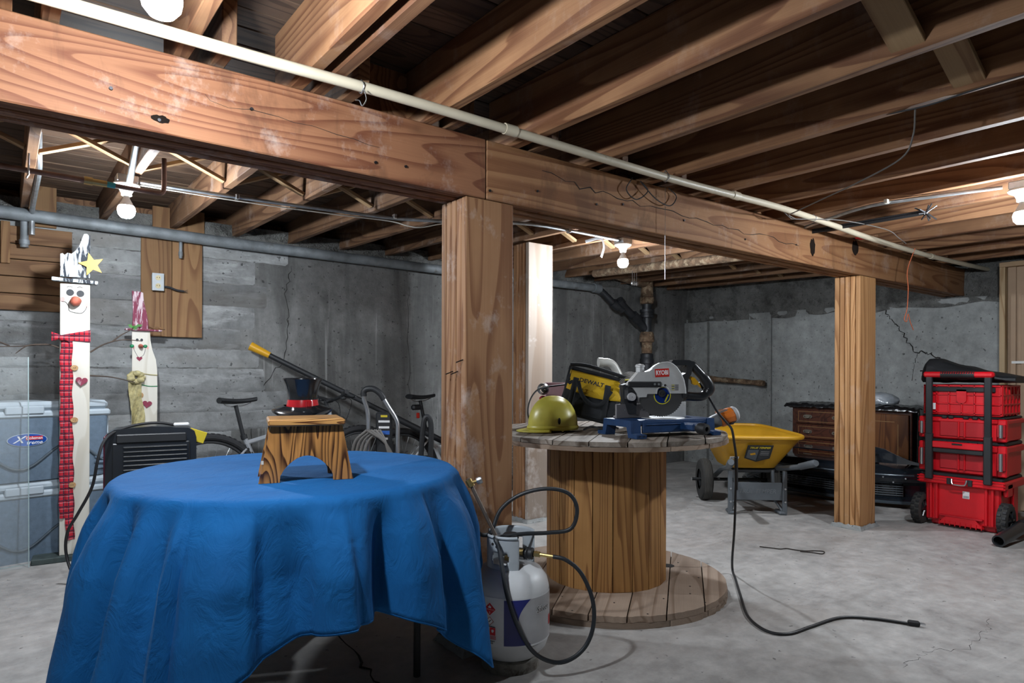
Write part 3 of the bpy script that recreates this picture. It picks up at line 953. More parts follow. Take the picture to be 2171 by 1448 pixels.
M_coal = plain('charcoal_paint', (.02, .023, .028), .6)
M_nose = plain('carved_orange_nose', (.48, .12, .075), .6, var=.35, scale=30, bump=.4)
M_blush = plain('pink_blush', (.68, .36, .33), .7, var=.1)
M_slice = plain('wood_slice_button', (.42, .25, .11), .7, var=.3, scale=60)
M_heart = brushed('burgundy_heart', (.23, .03, .06), (.45, .3, .33), .62)
M_twig = plain('brown_twig', (.07, .05, .038), .9, var=.4, scale=30, bump=.5)
def plaid():
    m = NT('red_tartan')
    tc = m.n('TexCoord')
    sp = m.n('SeparateXYZ', i0=tc.outputs['Object'])
    def stripe(axis, f, lo):
        return m.math('GREATER_THAN', m.math('FRACT', m.math('MULTIPLY', sp.outputs[axis], f)), lo)
    dk = m.math('MAXIMUM', stripe(2, 26, .74), stripe(0, 38, .74))
    th = m.math('MAXIMUM', stripe(2, 26.0 * 1, .955), stripe(0, 38, .95))
    wl_ = m.math('GREATER_THAN', m.math('FRACT', m.math('MULTIPLY_ADD', sp.outputs[2], 26, .42)), .94)
    c = m.mix(dk, (.50, .012, .03), (.09, .012, .03))
    c = m.mix(m.math('MULTIPLY', wl_, .7), c, (.55, .45, .45))
    m.col(c)
    m.set(.85)
    return m.m
M_plaid = plaid()
def heart(s):
    pts = []
    for q in range(28):
        a = 2 * PI * q / 28
        pts.append((s * 16 * math.sin(a) ** 3 / 17, s * (13 * math.cos(a) - 5 * math.cos(2 * a) - 2 * math.cos(3 * a) - math.cos(4 * a)) / 17))
    return pts
def disc(mb, x, z, r, y0, y1, n=18, sq=1.0):
    mb.prism([(x + r * math.cos(2 * PI * q / n), z + sq * r * math.sin(2 * PI * q / n)) for q in range(n)], y0, y1)
    return mb

t = thing('snowman_board', 'tall cream snowman board with tartan scarf and yellow star', 'decoration', (.352, 4.985, 0), R(-6), 'painted snowman boards')
FY = -.019
MB().box((-.02, .02, .0175), (.40, .15, .035), .004).build('base_slab', M_slate, t)
bd = MB().box((0, 0, .89), (.158, .036, 1.71), .003).build('board', W_cream, t)
mb = MB()
mb.prism([(-.078, 1.79), (-.078, 1.93), (-.066, 1.935), (-.056, 1.925), (-.04, 1.94), (-.02, 1.935), (.0, 1.955), (.02, 1.985), (.034, 2.03), (.046, 2.068), (.062, 2.07), (.072, 2.06), (.079, 2.062), (.079, 1.79)], -.018, .018)
ht = mb.build('hat_crown', M_hatbw, t)
MB().box((.0, -.005, 1.765), (.245, .06, .022), .003, rot=(0, R(3), 0)).build('hat_brim', M_hatbw, t)
mb = MB()
st = []
for q in range(10):
    a = PI / 2 + q * PI / 5 + R(14)
    r = .072 if q % 2 == 0 else .031
    st.append((.088 + r * math.cos(a), 1.875 + r * math.sin(a) * 1.05))
mb.prism(st, -.036, -.022)
s_ = mb.build('star', M_star, t)
MB().tube([(.08, -.022, 1.83), (.075, -.02, 1.80), (.085, -.019, 1.785)], .0012, 5).build('star_wire', M_wire, s_)
for x in (-.026, .028):
    disc(MB(), x, 1.69 - (x > 0) * .004, .0205, FY - .003, FY + .002).build('eye', M_coal, t)
    MB().tube(smooth_path([(x - .018, FY - .001, 1.722), (x - .004, FY - .001, 1.729), (x + .012, FY - .001, 1.724)], 4), .0014, 5).build('eyebrow', M_coal, t)
mb = MB()
mb.ell((.004, FY - .028, 1.635), (.031, .04, .031), 14, 9)
mb.v = [(x + .004 * mnoise.noise(Vector((x * 60, y * 60, z * 60))), y, z + .008 * mnoise.noise(Vector((z * 50, x * 50, 1)))) for x, y, z in mb.v]
mb.build('nose', M_nose, t)
MB().tube(smooth_path([(-.072, FY - .001, 1.632), (-.05, FY - .001, 1.628), (-.034, FY - .001, 1.602), (-.03, FY - .001, 1.575), (0, FY - .001, 1.564), (.035, FY - .001, 1.563), (.055, FY - .001, 1.585), (.062, FY - .001, 1.606)], 5), .0016, 5).build('smile', M_coal, t)
for x, z in ((-.068, 1.645), (.066, 1.615)):
    disc(MB(), x * .97, z, .012, FY - .0006, FY + .002, 14, 1.3).build('cheek', M_blush, t)
# tartan scarf
sc = MB()
def sc_band(u, v):
    x = -.075 + .157 * u
    w = .014 + .026 * u
    return (x, FY - .004 - .004 * math.sin(v * 9), 1.405 + .012 * u + (v - .5) * 2 * w)
sc.grid(sc_band, 14, 7)
scarf = sc.build('scarf_wrap', M_plaid, t)
for x0, sl, z1, w in ((-.062, .012, .13, .022), (-.083, -.004, .27, .024)):
    m2 = MB()
    m2.grid(lambda u, v: (x0 + .03 + (u - .5) * 2 * w + sl * (v - .3) * 1.2 + .004 * math.sin(v * 40), FY - .008 - .006 * math.sin(u * 3.1 * 2) - .003 * math.sin(v * 55), 1.40 - (1.40 - z1) * v), 9, 60)
    m2.build('scarf_tail', M_plaid, t)
kn = MB()
kn.ell((-.066, FY - .022, 1.40), (.02, .018, .018), 10, 8)
for sx, dz in ((-1, .008), (.75, .002)):
    kn.grid(lambda u, v: (-.066 + sx * .055 * u, FY - .02 - .014 * math.sin(u * PI) * math.cos(v * 2 * PI), 1.40 + dz + (.010 + .02 * u) * math.sin(v * 2 * PI)), 8, 13)
kn.build('bow', M_plaid, t)
for x, z in ((-.002, 1.215), (-.002, .885), (-.012, .475)):
    b_ = disc(MB(), x, z, .02, FY - .010, FY, 18, .85).build('wood_button', M_slice, t)
    for q in (-1, 1):
        disc(MB(), x + q * .005, z, .0022, FY - .0108, FY - .009, 8).build('button_hole', M_coal, b_)
mb = MB()
mb.at((.036, 0, 1.13), (0, R(8), 0)).prism(heart(.034), FY - .014, FY)
mb.build('heart', M_heart, t)
for pts in ([(-.08, 0, 1.34), (-.15, -.005, 1.36), (-.28, -.01, 1.345), (-.42, -.02, 1.34)], [(-.15, -.005, 1.36), (-.24, -.02, 1.35), (-.30, -.03, 1.30)], [(-.33, -.01, 1.345), (-.38, -.01, 1.37), (-.43, -.02, 1.40)],
            [(.08, 0, 1.315), (.16, .0, 1.37), (.26, .0, 1.40), (.37, 0, 1.395)], [(.2, 0, 1.385), (.25, 0, 1.43), (.32, 0, 1.475)], [(.08, 0, 1.165), (.2, 0, 1.155), (.33, 0, 1.12)]):
    p = smooth_path(pts, 5)
    MB().tube(p, [.0055 * (1 - .6 * q / len(p)) for q in range(len(p))], 6).build('twig_arm', M_twig, t)

t = thing('snowman_board', 'short curved snowman board with burgundy hat and gold bow', 'decoration', (.80, 5.405, 0), R(-4), 'painted snowman boards')
mb = MB()
lft = [(-.078, 0.0), (-.08, .6), (-.078, 1.0), (-.076, 1.2), (-.075, 1.3), (-.077, 1.5)]
rgt = [(.036, 1.5), (.04, 1.42), (.052, 1.35), (.075, 1.28), (.084, 1.2), (.086, 1.0), (.082, .6), (.085, 0.0)]
mb.prism(lft + rgt, -.016, .016)
mb.build('board', W_cream, t)
mb = MB()
mb.prism([(-.076, 1.5), (-.072, 1.6), (-.075, 1.72), (-.078, 1.775), (-.06, 1.768), (-.045, 1.772), (-.02, 1.768), (-.008, 1.762), (-.004, 1.70), (.012, 1.63), (.024, 1.56), (.027, 1.5)], -.02, .02)
mb.build('hat_crown', M_hatred, t)
MB().box((-.005, -.01, 1.492), (.235, .07, .012), .004, rot=(0, R(1), 0)).build('hat_brim', M_hatred, t)
M_leaf = plain('green_fabric_leaf', (.07, .22, .045), .7, var=.3)
M_fleaf = plain('bronze_leaf', (.19, .10, .045), .7, var=.5, scale=30)
M_gold = plain('gold_organza', (.46, .40, .20), .4, .1, var=.35, scale=40, bump=.5)
M_gbead = plain('green_bead', (.01, .22, .08), .2, coat=.6)
for x, dz, a in ((-.075, 0, 30), (-.045, .008, -20)):
    mb = MB()
    mb.at((x, -.045, 1.51 + dz), (0, R(a), 0)).prism([(-.035, 0), (-.015, .012), (-.008, .006), (.01, .014), (.016, .006), (.035, .0), (.015, -.01), (.005, -.004), (-.012, -.012)], -.003, .002)
    mb.build('leaf', M_leaf, t)
for x, a in ((.075, -8), (.1, 12), (.055, 20)):
    MB().at((x, -.03, 1.508), (0, R(a), 0)).ell((0, 0, 0), (.036, .014, .008), 10, 6).build('bronze_leaf', M_fleaf, t)
for x in (-.044, -.016):
    disc(MB(), x, 1.42, .009, -.0185, -.015, 12, 1.2).build('eye', M_coal, t)
    MB().ell((-.03 + (x + .03) * 3.0 - .005, -.015, 1.375), (.015, .015, .013), 10, 8).build('bead_ear', M_gbead, t)
MB().lathe([(.017, 0), (.015, .02), (.008, .05), (.001, .06)], 10, (0, 0, 0), 'Y').build('nose', M_nose, t, (-.022, -.016, 1.375), (0, 0, PI))
MB().tube(smooth_path([(-.068, -.017, 1.37), (-.062, -.017, 1.345), (-.04, -.017, 1.30), (-.03, -.017, 1.292), (-.005, -.017, 1.31), (.004, -.017, 1.335), (.008, -.017, 1.36)], 5), .0014, 5).build('smile', M_coal, t)
for x in (-.066, .022):
    disc(MB(), x, 1.365, .008, -.0166, -.015, 12, 1.4).build('cheek', M_blush, t)
MB().at((-.03, 0, 1.285), (0, 0, 0)).prism(heart(.02), -.019, -.015).build('heart_mouth', M_heart, t)
bow = MB()
for q in range(9):
    a = q * 2 * PI / 9
    bow.ell((-.052 + .035 * math.cos(a), -.035 - .008 * (q % 3), 1.15 + .03 * math.sin(a)), (.027, .014, .02), 10, 6)
bow.build('gold_bow', M_gold, t)
for x0, z1, s in ((-.06, .62, 1), (-.045, .70, -1)):
    mb = MB()
    mb.grid(lambda u, v: (x0 + s * .02 * math.sin(v * 7) * v + (u - .5) * (.045 + .04 * math.sin(v * 5 + s)), -.03 - .01 * math.sin(u * 9 + v * 16), 1.14 - (1.14 - z1) * v), 10, 36)
    mb.build('gold_tail', M_gold, t)
MB().tube(smooth_path([(-.02, -.018, 1.18), (.03, -.018, 1.17), (.085, -.018, 1.165)], 4), .004, 5).build('gold_band', M_gold, t)
MB().tube(smooth_path([(-.03, -.018, 1.1), (.03, -.018, 1.085), (.086, -.018, 1.085)], 4), .003, 5).build('green_cord', M_gbead, t)
disc(MB(), -.02, 1.02, .017, -.022, -.015, 16, 1.2).build('wood_button', M_slice, t)
MB().at((.02, 0, .955), (0, R(8), 0)).prism(heart(.032), -.024, -.015).build('heart', M_heart, t)
MB().box((0, 0, .012), (.3, .16, .024), .004).build('base_slab', M_slate, t)

# ------------------------------------------------------------------ black louvred appliance with its cable
M_gblk = plain('gloss_black_plastic', (.018, .02, .023), .28, var=.2)
M_mar = plain('maroon_side', (.10, .012, .03), .3)
M_yel = plain('yellow_label', (.62, .48, .02), .55)
t = thing('dehumidifier', 'glossy black dehumidifier with slatted back behind the blue table', 'appliance', (.70, 4.42, 0), R(-10))
mb = MB()
prof = [(-.235, .03), (-.235, .80), (-.225, .835), (-.19, .858), (0, .872), (.19, .858), (.225, .835), (.235, .80), (.235, .03)]
mb.prism(prof, -.10, .12)
mb.build('shell', M_gblk, t)
MB().box((-.238, .01, .45), (.012, .2, .74), .004).build('side_panel', M_mar, t)
MB().box((0, -.104, .42), (.40, .014, .72), .006).build('grille_frame', M_gblk, t)
MB().box((.0, -.109, .805), (.36, .012, .05), .006).build('grip_recess', M_black, t)
for q in range(22):
    MB().box((.02, -.116, .755 - q * .026), (.33, .014, .012), .003, rot=(R(25), 0, 0)).build('slat', M_gblk, t)
for x in (-.2, .2):
    MB().cyl((x, 0, .0), (x, 0, .04), .025, None, 12).build('caster', M_black, t)
MB().box((.24, -.02, .80), (.1, .012, .07), .002, rot=(0, R(20), 0)).build('yellow_tag', M_yel, t)
MB().tube(smooth_path([(.12, -.02, .87), (.03, -.03, .887), (-.08, -.05, .88), (-.18, -.09, .85), (-.235, -.16, .80), (-.262, -.2, .7), (-.29, -.18, .55), (-.36, -.14, .4), (-.41, -.1, .3), (-.42, -.08, .18), (-.38, -.12, .06), (-.3, -.2, .012), (-.12, -.32, .008), (.05, -.4, .008)], 6), .008, 8).build('power_cable', M_wire, t)
MB().box((.155, -.02, .873), (.085, .03, .02), .006).build('plug', M_whitep, t)

# ------------------------------------------------------------------ two bicycles against the back wall
M_tyre = plain('bike_tyre', (.018, .018, .02), .8, bump=.4, scale=30)
M_framea = plain('silver_frame_paint', (.42, .44, .47), .3, .4, var=.08)
M_frameb = plain('white_frame_paint', (.70, .72, .74), .3, .0, var=.05)
M_pink = plain('pink_frame_decal', (.55, .02, .14), .35)
def wheel(name, parent, x, y, r, knob):
    w = MB()
    n = 48
    w.tube([(x + r * math.cos(2 * PI * q / n), y, r + r * math.sin(2 * PI * q / n)) for q in range(n)], .026, 10, closed=True)
    r2 = r
    o = w.build(name, M_tyre, parent)
    w = MB()
    w.tube([(x + (r - .035) * math.cos(2 * PI * q / n), y, r + (r - .035) * math.sin(2 * PI * q / n)) for q in range(n)], .012, 6, closed=True)
    w.build('rim', M_black, o)
    sp = MB()
    for q in range(24):
        a = 2 * PI * q / 24
        a2 = a + (.35 if q % 2 else -.35)
        sp.tube([(x + .02 * math.cos(a2), y + (.025 if q % 2 else -.025), r + .02 * math.sin(a2)), (x + (r - .04) * math.cos(a), y, r + (r - .04) * math.sin(a))], .0011, 4)
    sp.build('spokes', M_silver, o)['kind'] = 'stuff'
    MB().cyl((x, y - .05, r), (x, y + .05, r), .02, None, 12).build('hub', M_iron, o)
    if knob:
        kb = MB()
        for q in range(60):
            a = 2 * PI * q / 60
            for s in (-1, 1):
                kb.box((x + (r + .024) * math.cos(a), y + s * .012, r + (r + .024) * math.sin(a)), (.008, .014, .016), 0, rot=(0, -a, 0))
        kb.build('tread_blocks', M_tyre, o)['kind'] = 'stuff'
    return o
def saddle(parent, x, z, L=.27):
    mb = MB()
    def fn(u, v):
        # u around, v along
        w = .02 + .06 * (1 - v) ** 1.4 if v > .05 else .066
        a = 2 * PI * u
        return (x - L * .45 + L * v, w * math.cos(a), z + .022 * math.sin(a) * (1 - .3 * v) + .02 * (v - .45) ** 2 * 4 * .6)
    mb.grid(fn, 18, 14, True)
    n = 18
    mb.add([fn(q / n, 0) for q in range(n)], [tuple(range(n))])
    mb.add([fn(q / n, 1) for q in range(n)], [tuple(range(n))])
    s = mb.build('saddle', M_black, parent)
    MB().tube(smooth_path([(x - .09, .02, z - .01), (x - .05, .02, z - .035), (x + .04, .02, z - .035), (x + .11, .01, z - .012)], 4), .004, 6).build('saddle_rail', M_silver, s)
    return s
def bike(name, label, loc, rz, wb, r, fm, seat_h, step, decal):
    t = thing(name, label, 'bicycle', loc, rz, 'bicycles against the back wall')
    t.rotation_euler = (R(-4), 0, rz)
    wheel('rear_wheel', t, 0, 0, r, step is False)
    wheel('front_wheel', t, wb, 0, r, step is False)
    bbx, bbz = .43, .3
    hx, hz0, hz1 = wb - .24, .70, .86
    sx, sz = .26, .62 if step else .66
    fr = MB()
    fr.tube([(bbx, 0, bbz), (sx, 0, sz + .05)], .019, 10)
    if step:
        fr.tube(smooth_path([(sx + .02, 0, sz - .08), (sx + .22, 0, .50), (hx - .1, 0, hz0 - .02), (hx, 0, hz1 - .06)], 5), .018, 10)
        fr.tube(smooth_path([(bbx, 0, bbz), (.6, 0, .36), (hx, 0, hz0 - .04)], 5), .02, 10)
    else:
        fr.tube([(sx + .005, 0, sz), (hx, 0, hz1 - .03)], .018, 10)
        fr.tube([(bbx, 0, bbz), (hx + .01, 0, hz0)], .024, 10)
    for s in (-1, 1):
        fr.tube([(0, s * .06, r), (bbx, s * .03, bbz)], .010, 8)
        fr.tube([(0, s * .06, r), (sx + .01, s * .02, sz - .04)], .009, 8)
    fr.tube([(hx + .02, 0, hz0 - .05), (hx - .03, 0, hz1 + .02)], .024, 12)
    fo = fr.build('frame', fm, t)
    if decal:
        for s in (-1, 1):
            MB().tube([(.1, s * .058, r + .05), (sx - .06, s * .034, sz - .12)], .0105, 8).build('pink_decal', M_pink, fo)
    MB().tube([(sx, 0, sz + .03), (sx - .055, 0, seat_h - .03)], .015, 10).build('seat_post', M_black, t)
    MB().cyl((sx + .003, 0, sz + .035), (sx - .004, 0, sz + .065), .024, None, 12).build('seat_clamp', M_black, t)
    saddle(t, sx - .05, seat_h)
    fk = MB()
    fk.tube([(hx - .03, 0, hz1 + .03), (hx + .03, 0, hz0 - .08)], .02, 10)
    fk.box((hx + .035, 0, hz0 - .1), (.05, .15, .05), .01)
    for s in (-1, 1):
        fk.tube([(hx + .035, s * .065, hz0 - .09), (hx + .1, s * .065, r + .15)], .016, 10)
    fko = fk.build('fork', M_framea, t)
    lo = MB()
    for s in (-1, 1):
        lo.tube([(hx + .095, s * .065, r + .17), (wb, s * .065, r)], .021, 10)
    lo.build('fork_slider', M_black, fko)
    hb = MB()
    hb.tube([(hx - .03, 0, hz1 + .02), (hx - .05, 0, hz1 + .10)], .016, 10)
    hb.tube([(hx - .05, 0, hz1 + .095), (hx + .01, 0, hz1 + .105)], .018, 10)
    hb.tube(smooth_path([(hx - .03, -.34, hz1 + .16), (hx + .0, -.18, hz1 + .13), (hx + .01, 0, hz1 + .105), (hx, .18, hz1 + .13), (hx - .03, .34, hz1 + .16)], 5), .012, 10)
    ho = hb.build('handlebar', M_black, t)
    for s in (-1, 1):
        MB().tube([(hx - .03, s * .34, hz1 + .16), (hx - .012, s * .24, hz1 + .143)], .018, 10).build('grip', M_black, ho)
        MB().tube(smooth_path([(hx, s * .21, hz1 + .13), (hx + .05, s * .25, hz1 + .115), (hx + .05, s * .33, hz1 + .12)], 4), .006, 6).build('brake_lever', M_black, ho)
        MB().box((hx + .01, s * .2, hz1 + .12), (.04, .04, .035), .008).build('shifter', M_black, ho)
        MB().tube(smooth_path([(hx + .02, s * .2, hz1 + .12), (hx + .12, s * .12, hz1 + .08), (hx + .08, s * .04, hz0 + .05), (hx - .02, s * .03, hz0 - .05)], 5), .0028, 5).build('brake_cable', M_wire, ho)
    cr = MB()
    cr.cyl((bbx, -.05, bbz), (bbx, -.057, bbz), .085, None, 24)
    cr.tube([(bbx, -.07, bbz), (bbx + .12, -.07, bbz - .11)], .011, 8)
    cr.tube([(bbx, .07, bbz), (bbx - .12, .07, bbz + .11)], .011, 8)
    cr.cyl((bbx, -.07, bbz), (bbx, .07, bbz), .02, None, 12)
    co = cr.build('crank', M_iron, t)
    for s in (-1, 1):
        MB().box((bbx - s * .12, s * .12, bbz + s * .11), (.09, .09, .02), .004).build('pedal', M_black, co)
    return t
bike('mountain_bike', 'silver mountain bike with pink stays left of the wooden stool', (1.15, 5.0, .0), R(3), 1.2, .362, M_framea, .975, False, True)
b2 = bike('city_bike', 'white low-step bicycle half hidden behind the thick post', (2.80, 5.17, .0), R(1), 1.08, .335, M_frameb, .965, True, False)
M_reflect = plain('red_reflector', (.45, .02, .01), .2, coat=.5)
MB().box((.165, -.02, .80), (.02, .035, .05), .005).build('reflector', M_reflect, b2)
MB().box((.16, 0, .875), (.09, .06, .05), .015).build('saddle_bag', M_black, b2)

# ------------------------------------------------------------------ long pole tool leaning across the wall
M_org = plain('amber_orange_plastic', (.58, .30, .012), .4, var=.15)
t = thing('pole_saw', 'long black extension pole with an amber end leaning on the back wall', 'pole tool')
a, b = Vector((1.60, 5.47, 1.385)), Vector((3.98, 4.32, .03))
d = (b - a).normalized()
MB().tube([a + d * .1, a.lerp(b, .45)], .0215, 14).build('upper_pole', M_black, t)
MB().tube([a.lerp(b, .42), b], .026, 14).build('lower_pole', M_black, t)
MB().tube([a - d * .035, a - d * .01, a + d * .05, a + d * .13], [.037, .034, .031, .026], 12).build('amber_end', M_org, t)
MB().tube([a.lerp(b, .60), a.lerp(b, .64)], .030, 12).build('amber_collar', M_org, t)

# ------------------------------------------------------------------ pressure washer with hose
t = thing('pressure_washer', 'pressure washer with silver tube handle and black grip', 'pressure washer', (2.237, 4.50, 0), -YAW)
hp = [(-.095, .03, .30), (-.095, .03, .72), (-.1, .03, .88), (-.125, .01, .99), (-.125, 0, 1.03)]
hq = [(.02, 0, 1.0), (.06, .01, .93), (.12, .03, .82), (.125, .03, .7), (.125, .03, .30)]
MB().tube(smooth_path(hp, 5), .017, 12).build('handle_tube', M_silver, t)
MB().tube(smooth_path(hq, 5), .017, 12).build('handle_tube', M_silver, t)
MB().tube(smooth_path([(-.125, .0, 1.01), (-.125, 0, 1.045), (-.10, 0, 1.065), (-.05, 0, 1.065), (0, 0, 1.03), (.03, 0, .985)], 5), .023, 12).build('grip', M_black, t)
MB().box((0, .06, .30), (.30, .34, .30), .03).build('pump_body', M_black, t)
MB().box((.02, .05, .72), (.12, .06, .34), .012).build('control_panel', M_black, t)
M_lblue = plain('print_blue', (.03, .12, .45), .4)
for q, (z, mt, w) in enumerate(((.86, M_yel, .05), (.82, M_whitep, .085), (.775, M_whitep, .08), (.735, M_lblue, .085), (.69, M_whitep, .06))):
    MB().box((.025, .018, z), (w, .002, .016 if q != 3 else .028)).build('label_print', mt, t)
for q in range(4):
    MB().tube(smooth_path([(.0 - .03 * q, -.02 - .012 * q, .76), (-.09 - .03 * q, -.04 - .01 * q, .66), (-.12 - .02 * q, -.05, .45), (-.03 + .02 * q, -.05 - .01 * q, .34), (.08 + .015 * q, -.045, .48), (.05, -.04, .66), (.0 - .03 * q, -.02 - .012 * q, .76)], 5), .010, 8).build('hose_loop', M_wireg, t)
for s in (-1, 1):
    MB().lathe([(.02, -.02), (.1, -.025), (.115, -.015), (.115, .015), (.1, .025), (.02, .02)], 20, (0, 0, 0), 'X').build('wheel', M_black, t, (s * .19, .16, .115))
t2 = tag(MB().box((2.80, 4.55, .22), (.30, .28, .42), .03).build('blue_storage_bin', plain('blue_bin', (.02, .09, .36), .5)), 'blue plastic bin on the floor behind the blue table', 'bin')
t = thing('plastic_guard', 'black curved plastic guard beside the pressure washer', 'tool', (2.48, 4.28, 0), -YAW)
MB().tube(smooth_path([(0, 0, .0), (-.02, 0, .4), (0, 0, .78), (.03, 0, .86), (.06, 0, .78), (.05, 0, .45)], 6), .02, 8).build('guard', M_black, t)
MB().box((.02, 0, .02), (.18, .2, .04), .01).build('foot', M_black, t)

# ------------------------------------------------------------------ round table under the blue cloth
TX, TY, TZ, TR = .885, 2.5, .815, .612
t = thing('round_table', 'round table with thin metal legs under the blue cloth', 'table', (TX, TY, 0))
MB().lathe([(.002, .78), (TR - .01, .78), (TR - .002, .785), (TR - .002, TZ - .006), (TR - .008, TZ - .001), (.002, TZ - .001)], 48).build('table_top', W_board, t)
for dx, dy in ((.40, -.24), (.40, .42), (-.4, -.24), (-.4, .42)):
    MB().tube([(dx * .8, dy * .8, .78), (dx, dy, .3), (dx, dy, 0.0)], .014, 10).build('leg', M_black, t)
    MB().cyl((dx, dy, .30), (dx, dy, .26), .02, None, 10).build('leg_collar', M_silver, t)
MB().tube([(-.32, -.19, .6), (.32, -.19, .6)], .01, 8).build('stretcher', M_black, t)
MB().tube([(-.32, .33, .6), (.32, .33, .6)], .01, 8).build('stretcher', M_black, t)

def clothmat():
    m = NT('blue_cotton')
    v = m.coords((1, 1, 1), False)
    n = m.noise(v, 5, 5, .6)
    wv = m.noise(v, 420, 2, .5)
    cr = m.noise(m.coords((1, 1, .6), False), 13, 4, .6, 1.2)
    c = m.ramp(n, [(.3, (.002, .075, .235)), (.7, (.003, .10, .30))])
    m.col(c)
    m.set(.85, 0, .25)
    m.b.inputs['Sheen Weight'].default_value = .06
    m.b.inputs['Sheen Roughness'].default_value = .4
    m.b.inputs['Sheen Tint'].default_value = (.3, .6, 1, 1)
    m.bump(m.math('ADD', m.math('MULTIPLY', cr, 1.0), m.math('MULTIPLY', wv, .05)), .4, .02)
    return m.m
M_cloth = clothmat()
cl = MB()
CA = 1.0                             # half side of the square cloth
RE = TR + .012
rb = .03
NTH = 420
rings_top = [0.02, .15, .3, .45, .55, RE - rb]
CROT, COX, COY = R(-5), -.16, .075    # the cloth lies a little askew
def wave(th):
    w = (math.sin(17 * th + 1.7 * math.sin(2 * th + .6) + .9 * math.sin(5 * th + 1.1)) * .6
         + .3 * math.sin(11 * th + 2.0) + .14 * math.sin(31 * th + .5))
    for t1, t0, a in PLEATS:           # pressed pleats: rise slowly, then tuck back sharply
        d = (math.degrees(th) + 180) % 360 - 180
        if t1 < d <= t0:
            w += a * ((d - t1) / (t0 - t1)) ** 1.4
        elif t0 < d < t0 + 3.0:
            w += a * (1 - (d - t0) / 3.0) - .5 * a * math.sin((d - t0) / 3.0 * PI)
    return w
PLEATS = ((-114, -97, 1.1), (-150, -138, .9), (-132, -120, .7), (-86, -70, .8), (-58, -47, .9), (-172, -160, .8))
def cloth_pt(th, j):
    c, s = math.cos(th), math.sin(th)
    best = 9.0
    for q in range(4):                 # distance to the nearest edge of the square along this direction
        na = CROT + q * PI / 2
        nx, ny = math.cos(na), math.sin(na)
        dn = c * nx + s * ny
        if dn > .05:
            best = min(best, (CA + COX * nx + COY * ny) / dn)
    e = min(best, 1.44)
    corner = max(0.0, min(1.0, (e - .95) / .42))
    if j < len(rings_top):
        r = rings_top[j]
        z = TZ + .004 + .0018 * mnoise.noise(Vector((c * r * 6, s * r * 6, 2))) + .0012 * mnoise.noise(Vector((c * r * 17, s * r * 17, 5)))
        return (TX + c * r, TY + s * r, z)
    j2 = j - len(rings_top)
    if j2 < 4:
        a = (j2 + 1) / 4 * PI / 2
        w = wave(th)
        return (TX + c * (RE - rb + rb * math.sin(a) + .004 * w * a), TY + s * (RE - rb + rb * math.sin(a) + .004 * w * a), TZ + .004 - rb * (1 - math.cos(a)))
    f = (j2 - 3) / 20
    L = e - RE + .03
    sdrop = L * f
    w = wave(th)
    w = w ** .6 if w > 0 else -(-w) ** 1.25 * 1.25
    amp = .076 * min(1, sdrop / .2) ** .75 * (1 + .45 * corner)
    flare = sdrop * (.09 + .13 * corner)
    r = RE + flare + amp * w * .75 + .012 * min(1, sdrop / .1)
    r += .006 * mnoise.noise(Vector((c * 7, s * 7, sdrop * 9)))
    z = TZ + .004 - rb - sdrop * (.985 - .05 * corner)
    tw = .05 * math.sin(3 * th + 1) * sdrop          # folds lean a little
    th2 = th + tw
    x, y = TX + math.cos(th2) * r, TY + math.sin(th2) * r
    if z < .008:
        z = .008 + .004 * (1 + w)
    # the cloth presses against the post beside the table
    if x > 1.522 and 2.2 < y < 2.62:
        x = 1.522 + .0006 * w
    return (x, y, z)
vs_, fs = [], []
NJ = len(rings_top) + 4 + 20
for j in range(NJ):
    for i in range(NTH):
        vs_.append(cloth_pt(2 * PI * i / NTH, j))
for j in range(NJ - 1):
    for i in range(NTH):
        l = (i + 1) % NTH
        fs.append((j * NTH + i, j * NTH + l, (j + 1) * NTH + l, (j + 1) * NTH + i))
vs_.append((TX, TY, TZ + .004))
for i in range(NTH):
    fs.append((len(vs_) - 1, i, (i + 1) % NTH))
cl.add(vs_, fs)
cloth = cl.build('tablecloth', M_cloth, sharp=80)
tag(cloth, 'blue cotton cloth draped over the round table', 'tablecloth')
sm = cloth.modifiers.new('thickness', 'SOLIDIFY')
sm.thickness = .0022
sm.offset = 1
hem = [cloth_pt(2 * PI * i / NTH, NJ - 1) for i in range(NTH)]
MB().tube([(x, y, z + .004) for x, y, z in hem], .0028, 5, closed=True).build('hem', M_cloth, cloth)

# ------------------------------------------------------------------ torched wood stool on the table
W_torch = wood('torched_pine', (.52, .235, .065), (.045, .014, .005), 'Z', ring=26, scale=8, stretch=.13, blot=.35, tone=.05, fibre=.45, band=.35, rough=.4, coat=.3, bump=.3)
W_torch_x = wood('torched_pine_top', (.62, .32, .10), (.10, .034, .010), 'X', ring=24, scale=8, stretch=.13, blot=.25, tone=.05, fibre=.4, band=.4, rough=.38, coat=.3, bump=.3)
t = thing('step_stool', 'small torched wood step stool with arched sides on the blue cloth', 'stool', (.818, 2.197, TZ + .0075), -YAW + R(22))
SW, SH, TW = .155, .190, .118          # half width at the foot, height, half width at the top
arch = [(-.088, 0)] + [(-.086 + .0 + .172 * q / 16, .022 + .066 * math.sin(PI * q / 16) ** .75) for q in range(17)] + [(.088, 0)]
pan = [(-SW, 0)] + arch + [(SW, 0), (TW, SH), (-TW, SH)]
for y0, lean in ((.0, 1), (.165, -1)):
    mb = MB()
    mb.prism(pan, y0, y0 + .02)
    mb.v = [(x, y + lean * (z - SH) * -.0 + (0 if lean > 0 else 0), z) for x, y, z in mb.v]
    mb.build('side_panel', W_torch, t)
MB().box((0, .0925, SH - .045), (TW * 2 * .86, .145, .018), .002).build('stretcher', W_torch_x, t)
MB().box((0, .0925, SH + .0115), (TW * 2 + .016, .225, .023), .005).build('seat_board', W_torch_x, t)
M_tag = plain('paper_tag', (.6, .57, .5), .7)
